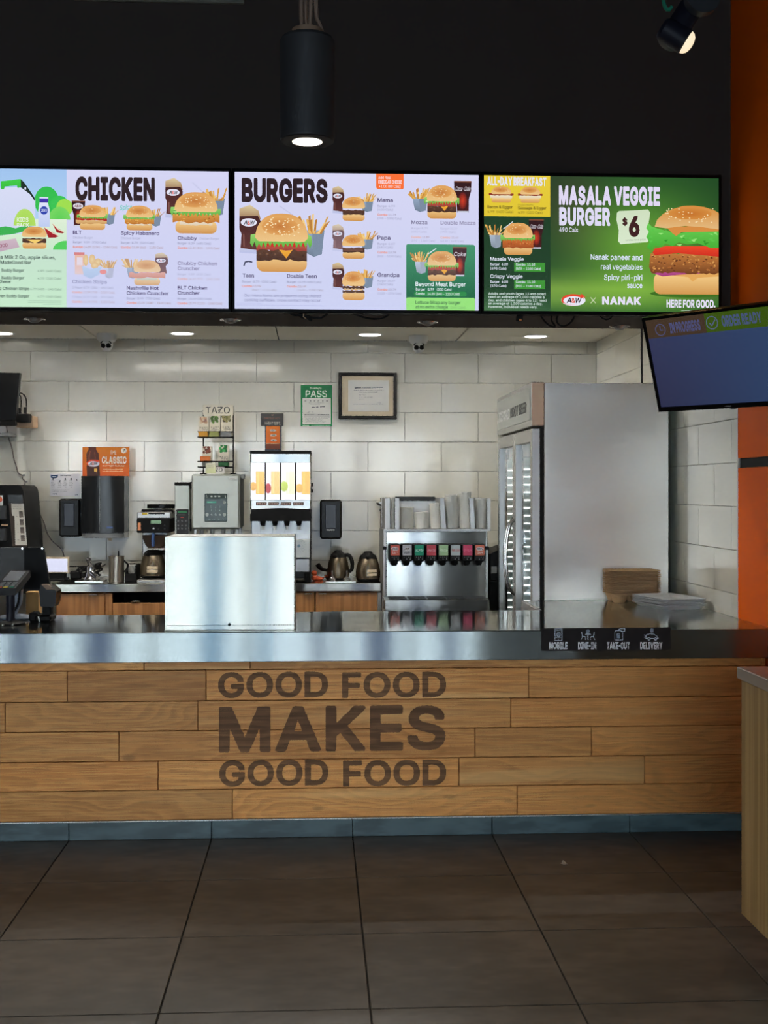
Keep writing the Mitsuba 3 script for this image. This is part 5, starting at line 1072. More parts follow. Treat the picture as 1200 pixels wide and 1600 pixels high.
# ---- juice machine
yj = 7.95
t = thing('juice_dispenser', 'tall four-nozzle juice dispenser with a backlit picture panel', 'juice dispenser')
zt_j, zs = Z(704, yj), Z(810, yj)
part(t, 'cabinet', bx(X(391, yj), X(486, yj), yj + .10, yj + .5, BT + .02, zt_j - .02, .006), 'm_charcoal', False)
part(t, 'head', pbox(391, 707, 486, 797, yj, .12, .008), 'm_steel_soft', brushed=True)
part(t, 'top_cap', pbox(390.5, 704, 486.5, 709, yj - .006, .5, .004), 'm_black', False)
for k in range(4):
    u0 = 391.8 + 23.7 * k; u1 = u0 + 21.8
    A = Art((u0, 723, u1, 781)); A.grid(u0, 723, u1, 781, 3, 6, lambda fx, fy: (246, 244, 250))
    col = [((250, 206, 110), (252, 188, 80)), ((244, 214, 140), (240, 204, 120)), ((246, 246, 214), (238, 242, 196)), ((252, 200, 96), (250, 190, 90))][k]
    gx0 = u0 + (8 if k != 3 else 8.5); A.rect(gx0, 736.5, u1 - .2, 772, col[0], col[1]); A.rect(gx0 + 2, 737, gx0 + 5, 771, tuple(min(255, c + 12) for c in col[0]))
    f_ = [((250, 190, 90), 760, 5, 7), ((196, 50, 50), 763, 4.5, 8), ((206, 226, 90), 760, 6, 8), ((250, 196, 90), 763, 6, 7)][k]
    A.ell(u0 + f_[2] * .8, f_[1], f_[2], f_[3], f_[0], tuple(min(255, int(c * .9)) for c in f_[0]), 16)
    sp = screen_part(t, 'picture_panel', A, at_depth(yj - .004), (0, -1, 0), gain=1.0)
    part(t, 'panel_frame', pbox(u0 - .3, 722.5, u1 + .3, 781.5, yj - .0035, .006, .001), 'm_white', False)
    if k < 3: part(t, 'divider', pbox(u1 + .2, 722.5, u1 + 1.8, 781.5, yj - .008, .01, .001), 'm_black', False)
    lu = 400 + 19.3 * k; part(t, 'button_label', pbox(lu, 785, lu + 16.5, 789.5, yj - .003, .005, .0005), 'm_label_red', False)
    A = Art()
    for q_ in range(4): A.rect(lu + 1.2 + 3.8 * q_, 786, lu + 3.4 + 3.8 * q_, 788.4, (190, 150, 140))
    print_part(t, 'button_print', A, at_depth(yj - .0032), (0, -1, 0))
plain('m_label_red', S(96, 76, 70), .5)
und = [(X(391, yj), Z(803, yj))] + [(X(391 + 95 * q, yj), Z(797 - 3.2 * math.sin(math.pi * q), yj)) for q in np.linspace(.04, .96, 9)] + [(X(486, yj), Z(803, yj)), (X(486, yj), Z(814, yj)), (X(391, yj), Z(814, yj))]
part(t, 'nozzle_hood', prism(und, 'y', yj - .01, yj + .13), 'm_black', label='black hood above the nozzles')
part(t, 'splash_panel', pbox(393, 813, 485, 846, yj + .06, .05, .003), 'm_steel_blue', False); metal('m_steel_blue', S(206, 210, 212), .2)
for k in range(4):
    nu = 410.5 + 18.8 * k
    n_ = part(t, 'nozzle', lathe([(.013, 0), (.017, .02), (.019, .055)], (X(nu, yj), yj + .03, Z(821.5, yj)), 18), 'm_black'); part(n_, 'tip', cyl((X(nu, yj), yj + .03, Z(821.5, yj)), (X(nu, yj), yj + .03, Z(827.5, yj)), .009, n=14), 'm_white')
    part(t, 'push_tab', prism([(X(nu - 13, yj), Z(846, yj)), (X(nu - 8, yj), Z(813, yj)), (X(nu - 5.5, yj), Z(813, yj)), (X(nu - 3, yj), Z(846, yj))], 'y', yj + .045, yj + .059), 'm_steel_blue', False)
part(t, 'drip_box', bx(X(393, yj), X(484, yj), yj - .02, yj + .1, Z(871.5, yj), Z(843, yj), .004), 'm_white_metal', False); plain('m_white_metal', S(206, 212, 212), .35)
part(t, 'lower_box', bx(X(393.5, yj), X(483.5, yj), yj - .01, yj + .1, Z(893, yj), Z(872.5, yj), .003), 'm_steel_blue', False)
A = Art(); A.ell(467, 853, 2.6, 2.6, (120, 150, 170), n=16)
for r_ in (5, 7.5, 10):
    for a in np.radians(np.arange(-80, 90, 22)): A.ell(467 + r_ * math.cos(a), 853 + r_ * math.sin(a), .55, .55, (130, 150, 160), n=7)
print_part(t, 'dot_print', A, at_depth(yj - .0203), (0, -1, 0))
for q_ in (397, 480): part(t, 'foot', cyl((X(q_, yj), yj + .08, BT + .0008), (X(q_, yj), yj + .08, Z(893, yj) + .004), .02, n=14), 'm_black'); part(t, 'foot', cyl((X(q_, yj), yj + .42, BT + .0008), (X(q_, yj), yj + .42, BT + .021), .02, n=14), 'm_black')
part(t, 'knob', cyl((X(486, yj), yj + .2, Z(757, yj)), (X(486, yj) + .012, yj + .2, Z(757, yj)), .012, n=14), 'm_black'); part(t, 'knob', cyl((X(486, yj), yj + .2, Z(767, yj)), (X(486, yj) + .012, yj + .2, Z(767, yj)), .012, n=14), 'm_black')
# gift card sign standing on it
yg = 8.1
t = thing('gift_card_sign', 'gift card stand with a dark GREAT GIFT header above orange cards, on the juice machine', 'sign')
part(t, 'header', pbox(407.5, 646, 443, 665.5, yg, .004, .0005), 'm_charcoal', False); part(t, 'backing', bx(X(414, yg), X(440, yg), yg + .006, yg + .009, zt_j + .0005, Z(664, yg), .0005), 'm_window_grey', False)
c_ = part(t, 'card', pbox(415.5, 665.5, 437.5, 702, yg + .002, .004, .0005), 'm_orange_paint', False)
A = Art(); A.rect(407.5, 646, 443, 665.5, (70, 68, 66), (58, 56, 56)); A.text("DAD'S A GIFT", 413, 655, 3.2, (130, 84, 70), w=25); A.text('GREAT GIFT.', 413, 663.5, 4.4, (224, 214, 200), w=26); A.ell(426, 648.5, 2.5, 1, (150, 120, 100), n=12)
A.rect(415.5, 666, 437.5, 693, (226, 122, 36), (214, 100, 34)); A.rect(415.5, 693, 437.5, 702, (120, 58, 34), (104, 46, 28)); A.rect(415.5, 692, 437.5, 693.4, (224, 170, 120)); A.text('GIFT CARD', 421, 699, 2, (90, 40, 24), w=11)
for k in range(3): A.fade = 0; A.ell(426.5 + .6 * k, 672.6 + 7.6 * k, 5, 1.9, (236, 226, 210), n=16); A.text('A&W', 423.6 + .6 * k, 673.5 + 7.6 * k, 2, (60, 40, 34), w=6)
print_part(t, 'print', A, at_depth(yg - .0006), (0, -1, 0))
# ---- dipper well taps, ladle, carafes at right
t = thing('dipper_tap_plate', 'steel plate with two small chrome push taps in front of the dark carafe', 'taps'); yf = 8.02
part(t, 'plate', bx(X(508, yf), X(556, yf), yf - .05, yf + .03, BT + .0008, BT + .006, .002), 'm_chrome', False)
for u_ in (519, 542):
    x_ = X(u_, yf); k_ = part(t, 'tap', lathe([(.022, 0), (.024, .012), (.012, .02), (.01, .03)], (x_, yf, BT + .006), 18), 'm_chrome'); part(k_, 'lever', cyl((x_, yf, BT + .034), (x_, yf, BT + .072), .0065, n=12), 'm_chrome'); part(k_, 'spout', tube([(x_, yf, BT + .022), (x_ - .012 if u_ == 519 else x_ + .012, yf - .03, BT + .02)], .008, 8), 'm_chrome')
carafe('dark bronze steel carafe behind the two chrome taps on the back worktop', 511, 858.5, 546, 904, 8.22, (.95, -.2))
carafe('bronze steel carafe with a pale label at the right end of the back worktop', 556, 862, 594, 907, 8.12, (.2, .98), sticker=1)
t = thing('ladle', 'black ladle handle curving up behind the dark carafe', 'ladle'); yl = 8.24
part(t, 'handle', tube([(X(496, yl), yl, Z(881, yl)), (X(499, yl), yl, Z(886, yl)), (X(504, yl), yl, Z(889.5, yl)), (X(512, yl), yl, Z(891, yl))], [.017, .016, .012, .008], 10, 1), 'm_black_gloss')
part(t, 'bowl', lathe([(.02, 0), (.034, .012), (.036, .028)], (X(515, yl), yl, BT + .001), 20), 'm_chrome'); part(t, 'neck', tube([(X(511, yl), yl, Z(891, yl)), (X(514, yl), yl, BT + .022)], .007, 8), 'm_chrome')
t = thing('orange_scoop', 'orange-red scoop lying on the back worktop beside the juice machine', 'scoop'); yl = 8.2
part(t, 'handle', tube([(X(488.5, yl), yl - .08, BT + .016), (X(494, yl), yl - .06, BT + .018), (X(504, yl), yl - .06, BT + .01)], [.014, .016, .008], 10, 1), 'm_red_orange'); part(t, 'knob', trimesh.creation.icosphere(2, .019), 'm_red_orange', to_world=T().translate([X(491, yl), yl - .02, BT + .045])); part(t, 'bowl', lathe([(.001, .001), (.03, .004), (.04, .014)], (X(498, yl), yl + .03, BT), 18), 'm_red_orange')
# gas cock by the soda fountain
t = thing('wall_valve', 'small brass and steel valve on the tiles left of the cup rack', 'valve'); yv = 8.5
part(t, 'pipe', cyl((X(596, yv), yv, Z(778, yv)), (X(596, yv), yv, Z(830, yv)), .008, n=12), 'm_copper_steel'); part(t, 'body', cyl((X(595, yv), yv - .02, Z(788, yv)), (X(595, yv), WALL, Z(788, yv)), .016, n=14), 'm_chrome'); part(t, 'lever', tube([(X(588, yv), yv - .03, Z(786, yv)), (X(596, yv), yv - .03, Z(790, yv))], .006, 8), 'm_black'); part(t, 'nut', cyl((X(596, yv), yv, Z(795, yv)), (X(596, yv), yv, Z(799, yv)), .015, n=6), 'm_chrome', False)

# ================================================================== soda fountain
ys = 7.72
t = thing('soda_fountain', 'wide stainless soda fountain with eight flavour valves and a cup rack on top', 'soda fountain')
part(t, 'cabinet', bx(X(599, ys), X(761, ys), ys + .02, ys + .55, 0.02, Z(940, ys), .003), 'm_steel_satin', False)
part(t, 'tower', bx(X(599, ys), X(762, ys), ys + .012, ys + .5, Z(940, ys), Z(829, ys), .003), 'm_steel_satin', False)
part(t, 'splash_panel', bx(X(603.5, ys), X(759, ys), ys, ys + .012, Z(936, ys), Z(831, ys), .002), 'm_steel_soft', brushed=True)
part(t, 'side_flange', pbox(598.5, 856, 603, 935, ys - .015, .03, .002), 'm_steel_satin', False); part(t, 'side_flange', pbox(759, 856, 762.5, 935, ys - .015, .03, .002), 'm_steel_satin', False)
for u_ in (600.5, 761): part(t, 'corner_clip', pbox(u_ - 2, 854, u_ + 3, 859, ys - .022, .03, .001), 'm_black', False)
yd = ys - .26
part(t, 'drip_tray', bx(X(601.5, yd), X(765, yd), yd, ys - .001, Z(955.5, yd), Z(937.5, yd), .003), 'm_steel_soft', brushed=True)
for k in range(5): part(t, 'tray_slot', bx(X(609 + 31 * k, yd), X(636 + 31 * k, yd), yd + .03, ys - .04, Z(937.5, yd), Z(937.5, yd) + .003, .001), 'm_charcoal', False)
cols = [((206, 96, 80), 'A&W', (230, 220, 220)), ((206, 206, 214), 'A&W', (60, 50, 56)), ((20, 136, 104), 'Sprite', (214, 236, 226)), ((196, 70, 84), 'Coca-Cola', (236, 214, 220)), ((176, 208, 160), 'Fresca', (226, 236, 220)), ((204, 212, 214), 'Diet Coke', (206, 110, 116)), ((196, 60, 96), 'Dr Pepper', (214, 120, 150)), ((206, 110, 84), 'A&W', (236, 230, 226))]
yv = ys - .12
for k in range(8):
    u0 = 610 + 18.95 * k; u1 = u0 + 14.4; c, w_, wc = cols[k]
    v = part(t, 'valve', pbox(u0 - 1.5, 850.5, u1 + 1, 877, yv, .12, .004), 'm_black', False)
    A = Art(); A.rect(u0, 851.5, u1, 868, c, tuple(int(q * .92) for q in c))
    if w_ == 'A&W': A.ell((u0 + u1) / 2, 857.5, 6, 2.8, (232, 228, 230), n=16); A.text(w_, u0 + 3, 859, 3, (60, 40, 40), w=8.5); A.text('DIET' if k == 0 else 'ROOT BEER' if k == 1 else 'CREAM', u0 + 3, 865, 3, wc, w=8.5)
    else: A.text(w_, u0 + 1, 861.5, 4, wc, w=12.2, skew=.2)
    for q_ in range(4): A.ell(u0 + 2.6 + 3.2 * q_, 870.5, .6, .6, (140, 142, 146), n=7)
    for q_ in (6.5, 12): A.ell(u0 + q_, 873.5, .9, .7, (150, 152, 158), n=8)
    print_part(v, 'flavour_label', A, at_depth(yv - .0004), (0, -1, 0))
    part(v, 'nozzle', lathe([(.013, 0), (.02, .012), (.024, .032)], (X((u0 + u1) / 2 - .5, yv), yv + .045, Z(884.5, yv)), 16), 'm_black')
    part(v, 'lever', pbox(u0 + 3, 877, u0 + 10, 882, yv + .075, .02, .002), 'm_black_soft', False)
# cup rack (part of the fountain) and its cups
yk = ys + .02
zs0, zs1 = Z(826.5, yk), Z(778, yk)
part(t, 'cup_shelf', bx(X(598.5, yk), X(766, yk), yk - .02, yk + .34, zs0 - .014, zs0, .002), 'm_steel_satin', False)
part(t, 'rack_back', bx(X(600, yk), X(765, yk), yk + .32, yk + .335, zs0, zs1, .002), 'm_steel_satin', False)
part(t, 'rack_top_bar', bx(X(622, yk), X(687, yk), yk + .30, yk + .325, Z(783.5, yk), zs1 + .006, .002), 'm_charcoal', False)
for a, b, c, d in ((601, 609, 601, 609), (617, 623.5, 617, 623.5), (687, 693, 689.5, 697), (733, 739, 735, 742), (761, 766, 761, 766)):
    pr = [(X(c, yk), zs0), (X(d, yk), zs0), (X(b, yk), zs1 - .002), (X(a, yk), zs1 - .002)]
    part(t, 'rack_divider', prism(pr, 'y', yk - .015, yk + .30), 'm_steel_satin', False)
def cup_stack(label, u0, u1, v0, lean=0, dy=.07):
    r0, r1 = (X(u1, yk) - X(u0, yk)) / 2, (X(u1, yk) - X(u0, yk)) / 2 * .94
    zz1 = Z(v0, yk + dy) ; h = zz1 - zs0 - .001; n = max(4, int(h / .013)); pr = []
    for i in range(n):
        z_ = h * i / n; r_ = r1 + (r0 - r1) * i / n; pr += [(r_ - .0006, z_), (r_ + .0006, z_ + .4 * h / n), (r_ - .0006, z_ + .45 * h / n)]
    pr += [(r0, h - .012), (r0 + .002, h - .010), (r0 + .001, h), (r0 - .006, h - .001), (.001, h - .006)]
    m = lathe(pr, (X((u0 + u1) / 2, yk + dy), yk + dy, zs0 + .001), 28)
    single('cup_stack', label, 'cups', rot_about(m, (X((u0 + u1) / 2, yk), yk + dy, zs0), lean, (0, 1, 0)), 'm_cup', group='nested paper cup stacks in the rack')
cup_stack('stack of white cups in the leftmost slot of the cup rack', 609.5, 617, 776)
cup_stack('first short cream cup stack in the open bay of the cup rack', 624.5, 646, 792, .8)
cup_stack('lowest and middle cream cup stack in the open bay of the cup rack', 648, 671, 800, -3)
cup_stack('tall cream cup stack at the right of the open bay of the cup rack', 672, 689, 786, -2)
cup_stack('tall white cup stack just right of the wide divider', 696, 716, 772.5, -1)
cup_stack('tallest white cup stack in the cup rack', 717.5, 737, 768.5, -.6)
cup_stack('white cup stack in the rightmost slot of the cup rack', 743, 760, 778.5)
# dark machine between fountain and fridge
yq = 7.9
t = thing('black_machine', 'black machine with a small white sticker squeezed between fountain and fridge', 'machine')
part(t, 'upper', prism([(X(767, yq), Z(907, yq)), (X(800, yq), Z(907, yq)), (X(800, yq), Z(853, yq)), (X(779, yq), Z(860, yq)), (X(765, yq), Z(866, yq))], 'y', yq, yq + .4), 'm_black'); part(t, 'lower', bx(X(766, yq), X(800, yq), yq + .04, yq + .4, .02, Z(907, yq), .006), 'm_black_soft', False)
part(t, 'sticker', pbox(767.5, 885, 776.5, 896, yq - .001, .002, .0002), 'm_paper', False); part(t, 'ledge', pbox(763, 907, 800, 910, yq - .02, .1, .002), 'm_black', False)

# ================================================================== fridge
fy0, fy1, fx0, fx1 = 6.62, 7.88, 1.21, 1.885
fz1 = Z(598, fy0, 900); ddoor = 1.145
t = thing('glass_door_fridge', 'tall steel fridge with two glass doors and an ICE COLD ROOT BEER header', 'fridge')
part(t, 'side_panel', bx(fx0, fx1, fy0, fy0 + .05, .06, fz1, .003), 'm_fridge_side', False); M('m_fridge_side', {'type': 'bumpmap', 'nested_texture': proc(lambda p, n, uv: fbm(p.x * 1.6, p.z * 3.2, p.y * 3.0 + 4, 2), 4e-3), 'scale': 0.032, 'bsdf': {'type': 'roughconductor', 'material': 'none', 'distribution': 'ggx', 'alpha': 0.21, 'specular_reflectance': rgb(S(224, 222, 214))}})
part(t, 'far_panel', bx(fx0, fx1, fy1 - .05, fy1, .06, fz1, .003), 'm_steel_satin', False)
part(t, 'back_panel', bx(fx1 - .05, fx1, fy0 + .05, fy1 - .05, .06, fz1, 0), 'm_liner', False); plain('m_liner', S(176, 198, 196), .5)
hz0 = Z(666, fy0, 850)
part(t, 'roof', bx(fx0, fx1 - .05, fy0 + .05, fy1 - .05, hz0 + .03, fz1 - .002, 0), 'm_steel_satin', False); part(t, 'floor_pan', bx(fx0, fx1 - .05, fy0 + .05, fy1 - .05, .06, .16, 0), 'm_liner', False)
for a in (fy0 + .1, fy1 - .1):
    for b in (fx0 + .06, fx1 - .06): part(t, 'foot', cyl((b, a, 0.0005), (b, a, .062), .025, n=14), 'm_black')
h_ = part(t, 'header', bx(ddoor - .002, fx0, fy0, fy1, hz0, fz1 + .004, .004), 'm_steel_satin', False)
part(h_, 'side_plate', bx(ddoor + .001, fx0 - .001, fy0 - .0015, fy0 + .002, hz0 + .004, fz1, .0005), 'm_copper_side', False, label='coppery near side plate'); metal('m_copper_side', S(226, 186, 158), .3)
part(h_, 'sign_panel', bx(ddoor - .006, ddoor - .001, fy0 + .035, fy1 - .035, hz0 + .035, fz1 - .02, .001), 'm_sign_panel', False); plain('m_sign_panel', S(168, 172, 168), .35, 0.3)
def side_text(s, ya_, yb_, z0_, z1_, x_):
    m = solid_text(s, ya_ - yb_, z1_ - z0_); v = m.vertices
    return trimesh.Trimesh(np.stack([x_ - .002 * v[:, 2], ya_ - v[:, 0], z0_ + v[:, 1]], 1), m.faces[:, ::1], process=False)
zc_ = (hz0 + fz1) / 2 - .008
part(h_, 'lettering', side_text('ICE COLD', fy1 - .10, fy1 - .52, zc_ - .028, zc_ + .034, ddoor - .0055), 'm_white', False, label='pale lettering ICE COLD'); part(h_, 'lettering', side_text('ROOT BEER', fy1 - .56, fy0 + .14, zc_ - .028, zc_ + .034, ddoor - .0055), 'm_charcoal', False, label='dark lettering ROOT BEER')
part(t, 'gasket', bx(ddoor + .046, fx0 - .001, fy0 + .004, fy1 - .004, .16, hz0 - .012, 0) if False else cat(bx(ddoor + .046, fx0 - .0005, fy0 + .006, fy0 + .06, .16, hz0 - .004, 0), bx(ddoor + .046, fx0 - .0005, fy1 - .06, fy1 - .006, .16, hz0 - .004, 0), bx(ddoor + .046, fx0 - .0005, fy0 + .06, fy1 - .06, hz0 - .06, hz0 - .004, 0), bx(ddoor + .046, fx0 - .0005, fy0 + .06, fy1 - .06, .16, .2, 0)), 'm_black', False)
ymid = 7.235; zd1 = hz0 - .012; zd0 = .17
for a, b, hs in ((fy0 + .004, ymid - .004, 1), (ymid + .004, fy1 - .004, -1)):
    d_ = part(t, 'door', cat(bx(ddoor, ddoor + .045, a, a + .05, zd0, zd1, .003), bx(ddoor, ddoor + .045, b - .05, b, zd0, zd1, .003), bx(ddoor, ddoor + .045, a + .05, b - .05, zd1 - .07, zd1, .002), bx(ddoor, ddoor + .045, a + .05, b - .05, zd0, zd0 + .08, .002)), 'm_steel_satin', False)
    part(d_, 'pane', trimesh.Trimesh([[ddoor + .02, a + .05, zd0 + .08], [ddoor + .02, b - .05, zd0 + .08], [ddoor + .02, b - .05, zd1 - .07], [ddoor + .02, a + .05, zd1 - .07]], [[0, 2, 1], [0, 3, 2]], process=False), 'm_glass', False)
    hy = b - .03 if hs == 1 else a + .03
    part(d_, 'handle', tube([(ddoor + .004, hy, 1.30), (ddoor - .035, hy, 1.26), (ddoor - .055, hy, 1.08), (ddoor - .035, hy, .90), (ddoor + .004, hy, .86)], .009, 10, 3), 'm_chrome')
for ya_, xa_, xb_ in ((ymid + .012, 1.205, 1.258), (fy1 - .062, 1.196, 1.25)):
    st = part(t, 'light_strip', bx(xa_, xb_, ya_, ya_ + .01, .3, 1.66, .001), 'm_liner', False)
    lm = mikit.ply(bx(xa_ + .002, xb_ - .004, ya_ - .005, ya_ - .001, -.0028, .0028, 0), 'm_lamp', False, emitter=glow((1.0, .96, .94), LED_L))
    for k in range(24): scene[numbered(st + '__led')] = {**lm, 'to_world': T().translate([0, 0, .55 + .0452 * k])}
for z_ in (.45, .8, 1.12, 1.44):
    part(t, 'wire_shelf', cat(*[bx(fx0 + .03 + .05 * i, fx0 + .034 + .05 * i, fy0 + .06, fy1 - .08, z_, z_ + .004, 0) for i in range(12)], bx(fx0 + .03, fx0 + .036, fy0 + .06, fy1 - .08, z_ - .006, z_, 0), bx(fx1 - .07, fx1 - .064, fy0 + .06, fy1 - .08, z_ - .006, z_, 0)), 'm_steel_satin', False)

# ================================================================== things on the worktop
# moulded pulp cup carriers, each one of the stack
yc = 6.5; a, b = X(947, yc), X(1026.5, yc); cx_, w_ = (a + b) / 2, (b - a); zt_c = Z(890, yc, 985)
def carrier_mesh():
    o = np.array(rr2(-w_ / 2, -.105, w_ / 2, .105, .03, 5)); n = len(o)
    def ring(k, z_): return np.column_stack([o * k, np.full(n, z_)])
    parts_ = [loft([ring(.87, 0), ring(.90, .0045), ring(.905, .0052), ring(1.0, .0056), ring(1.0, .0082), ring(.985, .0086), ring(.93, .0086), ring(.85, .002)], True)]
    return cat(*parts_)
NC = 13; zlow = Z(928, yc, 985); dzc = (zt_c - zlow) / NC
cm = mikit.ply(carrier_mesh(), 'm_pulp', 30)
for k in range(NC):
    nm = ['lowest one with feet', 'second carrier from the bottom', 'third carrier from the bottom', 'fourth carrier from the bottom', 'fifth carrier from the bottom', 'sixth carrier from the bottom', 'middle carrier', 'sixth carrier from the top', 'fifth carrier from the top', 'fourth carrier from the top', 'third carrier from the top', 'second carrier from the top', 'topmost carrier'][k]
    key = thing('cup_carrier', 'brown pulp cup carrier in the stack by the fridge side, ' + nm, 'cup carrier', 'stacked pulp cup carriers')
    scene[key + '__tray'] = {**cm, 'to_world': T().translate([cx_ + random.uniform(-.002, .002), yc + random.uniform(-.002, .002), zlow + dzc * k]).rotate([0, 0, 1], random.uniform(-.6, .6)).scale([1, 1, dzc / .0088])}
    if k == 0:
        for dx in (-.31, .08, .40):
            for dy in (-.055, .06):
                zz = CT + .0006; xx = cx_ + dx * w_ * .94; part(key, 'cup_foot', lathe([(.026, 0), (.032, .004), (.046, zlow - zz + .001)], (xx, yc + dy, zz), 18), 'm_pulp')
        part(key, 'arch', bx(cx_ - .44 * w_, cx_ + .44 * w_, yc - .02, yc + .02, zlow - .012, zlow + .001, .004), 'm_pulp', False)
# metal trays
yt0 = 5.92
def tray_mesh():
    o = np.array(rr2(-.117, -.18, .117, .18, .022, 5)); n = len(o)
    def ring(d, z_): return np.column_stack([o - np.sign(o) * d, np.full(n, z_)])
    return loft([ring(.022, 0), ring(.007, .0178), ring(0, .0182), ring(0, .0205), ring(.006, .021), ring(.023, .003)], True)
tm = mikit.ply(tray_mesh(), 'm_tray', 25); plain('m_tray', S(200, 203, 206), .35, .45)
ang = 13
for k in range(5):
    key = thing('serving_tray', 'aluminium serving tray beside the cup carriers, ' + ['lowest', 'second from the bottom', 'middle one', 'second from the top', 'topmost'][k] + ' of its stack', 'tray', 'stacked aluminium trays')
    scene[key] = {**tm, 'to_world': T().translate([1.762 + [.0, .003, -.002, .002, 0][k], 6.2, CT + .0008 + .0085 * k]).rotate([0, 0, 1], ang + [0, 1.0, -.8, .5, 0][k])}
# black icon strip on the steel edge
t = thing('service_label', 'black strip label with MOBILE, DINE-IN, TAKE-OUT and DELIVERY icons on the steel edge', 'label'); yl = FY - .0046
x0_, x1_ = X(845.5, yl), X(1048, yl); z1_, z0_ = Z(981, yl, 940), Z(1016.5, yl, 940)
part(t, 'strip', bx(x0_, x1_, yl - .0012, yl + .0002, z0_, z1_, .0003), 'm_label_black', False); plain('m_label_black', S(26, 21, 21), .6, spec=.15)
A = Art(); Wc = (250, 252, 255)
for s, a, b, bot in (('MOBILE', 858, 887, 1015), ('DINE-IN', 903, 931.5, 1013.7), ('TAKE-OUT', 948, 984, 1013.3), ('DELIVERY', 1000, 1035, 1012.6)): A.text(s, a, 1014.5, 11.5, Wc, w=b - a, heavy=.05)
Li = (222, 232, 242)
def box_line(pts, w=.8): A.line(pts, w, Li)
box_line([(867, 982.6), (878, 982.6), (878, 1000.6), (867, 1000.6), (867, 982.6)], 1.1); box_line([(868, 985), (877, 985)]); box_line([(868, 996.5), (877, 996.5)]); A.rect(870.5, 989, 875, 993.5, (120, 130, 144)); box_line([(870, 988.5), (875.5, 988.5), (875.5, 994), (870, 994), (870, 988.5)]); A.ell(872.5, 998.6, .9, .9, Li, n=10)
box_line([(914, 991), (923.5, 991)], 1.2); box_line([(918.5, 991), (918.5, 1000)], 1.6); A.ell(918.5, 986.5, 3, 3.6, (150, 164, 180), n=14); box_line([(915.8, 989.5), (921.5, 989.5)], 1)
box_line([(908.5, 987.5), (910, 994.5), (914, 994.5)], 1.2); box_line([(910, 994.5), (908, 1000)], 1); box_line([(914, 994.5), (914.8, 1000)], 1); box_line([(928.8, 987.5), (927.2, 994.5), (923.2, 994.5)], 1.2); box_line([(927.2, 994.5), (929.2, 1000)], 1); box_line([(923.2, 994.5), (922.4, 1000)], 1)
box_line([(961.5, 985.5), (970.5, 985.5), (973, 988), (973, 1000), (960.5, 1000), (960.5, 988), (961.5, 985.5)], 1); A.rect(963.5, 991.5, 968.5, 997.5, (150, 164, 180)); box_line([(963.8, 991), (966, 989.6), (968.4, 991)]); box_line([(966, 984.6), (969, 982.4), (976, 982), (976, 986.5), (970, 986.5)], 1.1)
box_line([(1009, 997.5), (1010, 991.5), (1016, 990.5), (1021, 990.8), (1026, 993.5), (1028.5, 997.5), (1009, 997.5)], 1.1); A.ell(1014, 998.4, 2.4, 2.4, Li, n=14); A.ell(1014, 998.4, 1.3, 1.3, (38, 32, 32), n=12); A.ell(1024, 998.4, 2.4, 2.4, Li, n=14); A.ell(1024, 998.4, 1.3, 1.3, (38, 32, 32), n=12); A.ell(1018.5, 985, 2.8, 3.6, (150, 164, 180), n=14); box_line([(1015.5, 987.5), (1021.5, 987.5)]); box_line([(1006.5, 992), (1009, 994.5), (1006.5, 996)])
print_part(t, 'print', A, at_depth(yl - .0013), (0, -1, 0))
# steel shield box on the worktop
yb = 5.275
t = thing('steel_shield', 'tall brushed steel shield box standing near the front of the worktop', 'shield'); a, b = X(257.5, yb), X(460, yb); zt_s = Z(838, yb)
part(t, 'front_sheet', bx(a, b, yb, yb + .003, CT + .001, zt_s, .0012), 'm_steel_brushed', brushed=True)
part(t, 'side_sheet', bx(b - .003, b, yb + .003, yb + .34, CT + .001, zt_s, .001), 'm_steel_brushed', brushed=True); part(t, 'side_sheet', bx(a, a + .003, yb + .003, yb + .34, CT + .001, zt_s, .001), 'm_steel_brushed', brushed=True)
part(t, 'top_sheet', bx(a + .003, b - .003, yb + .003, yb + .34, zt_s - .004, zt_s - .001, .0008), 'm_steel_satin', False)
part(t, 'base_flange', bx(a - .001, b, yb - .012, yb, CT + .001, CT + .004, .0006), 'm_steel_brushed', brushed=True); part(t, 'seam', bx(a + .001, b - .001, yb - .0012, yb, Z(976, yb), Z(975.3, yb), 0), 'm_grey', False)
xk = X(358.5, yb); part(t, 'lock', cyl((xk, yb - .006, Z(974.5, yb)), (xk, yb, Z(974.5, yb)), .006, n=16), 'm_black')
SG = sag(X(30, 5.75), 5.75)
# till: monitor, payment terminal, scanner
ym = 5.86
t = thing('till_monitor', 'black till monitor seen from behind at the left end of the counter', 'monitor')
pts = [(38, 854), (68, 854), (78, 913), (75, 918.5), (38, 918.5)]
V = [(X(u, ym), ym, Z(v, ym)) for u, v in pts] + [(X(u, ym) - .004, ym + .035, Z(v, ym) ) for u, v in pts]
part(t, 'rear_panel', hullm(V), 'm_black', False)
pts = [(-45, 855), (37.5, 854), (37.5, 919), (-45, 919)]
part(t, 'left_panel', hullm([(X(u, ym), ym + .004, Z(v, ym)) for u, v in pts] + [(X(u, ym), ym + .05, Z(v, ym)) for u, v in pts]), 'm_till_brown', False, label='slightly lighter left half'); plain('m_till_brown', S(40, 38, 34), .5)
for u_ in (35, 66): part(t, 'corner_screw', cyl((X(u_, ym), ym - .003, Z(855.5, ym)), (X(u_, ym), ym + .001, Z(855.5, ym)), .005, n=10), 'm_chrome')
part(t, 'stand', prism([(X(18, ym), Z(915, ym)), (X(33, ym), Z(915, ym)), (X(31, ym), Z(940, ym)), (X(22, ym), Z(960, ym)), (X(17, ym), Z(960, ym))], 'y', ym + .006, ym + .05), 'm_stand_blue', label='grey-blue stand'); plain('m_stand_blue', S(100, 112, 128), .4)
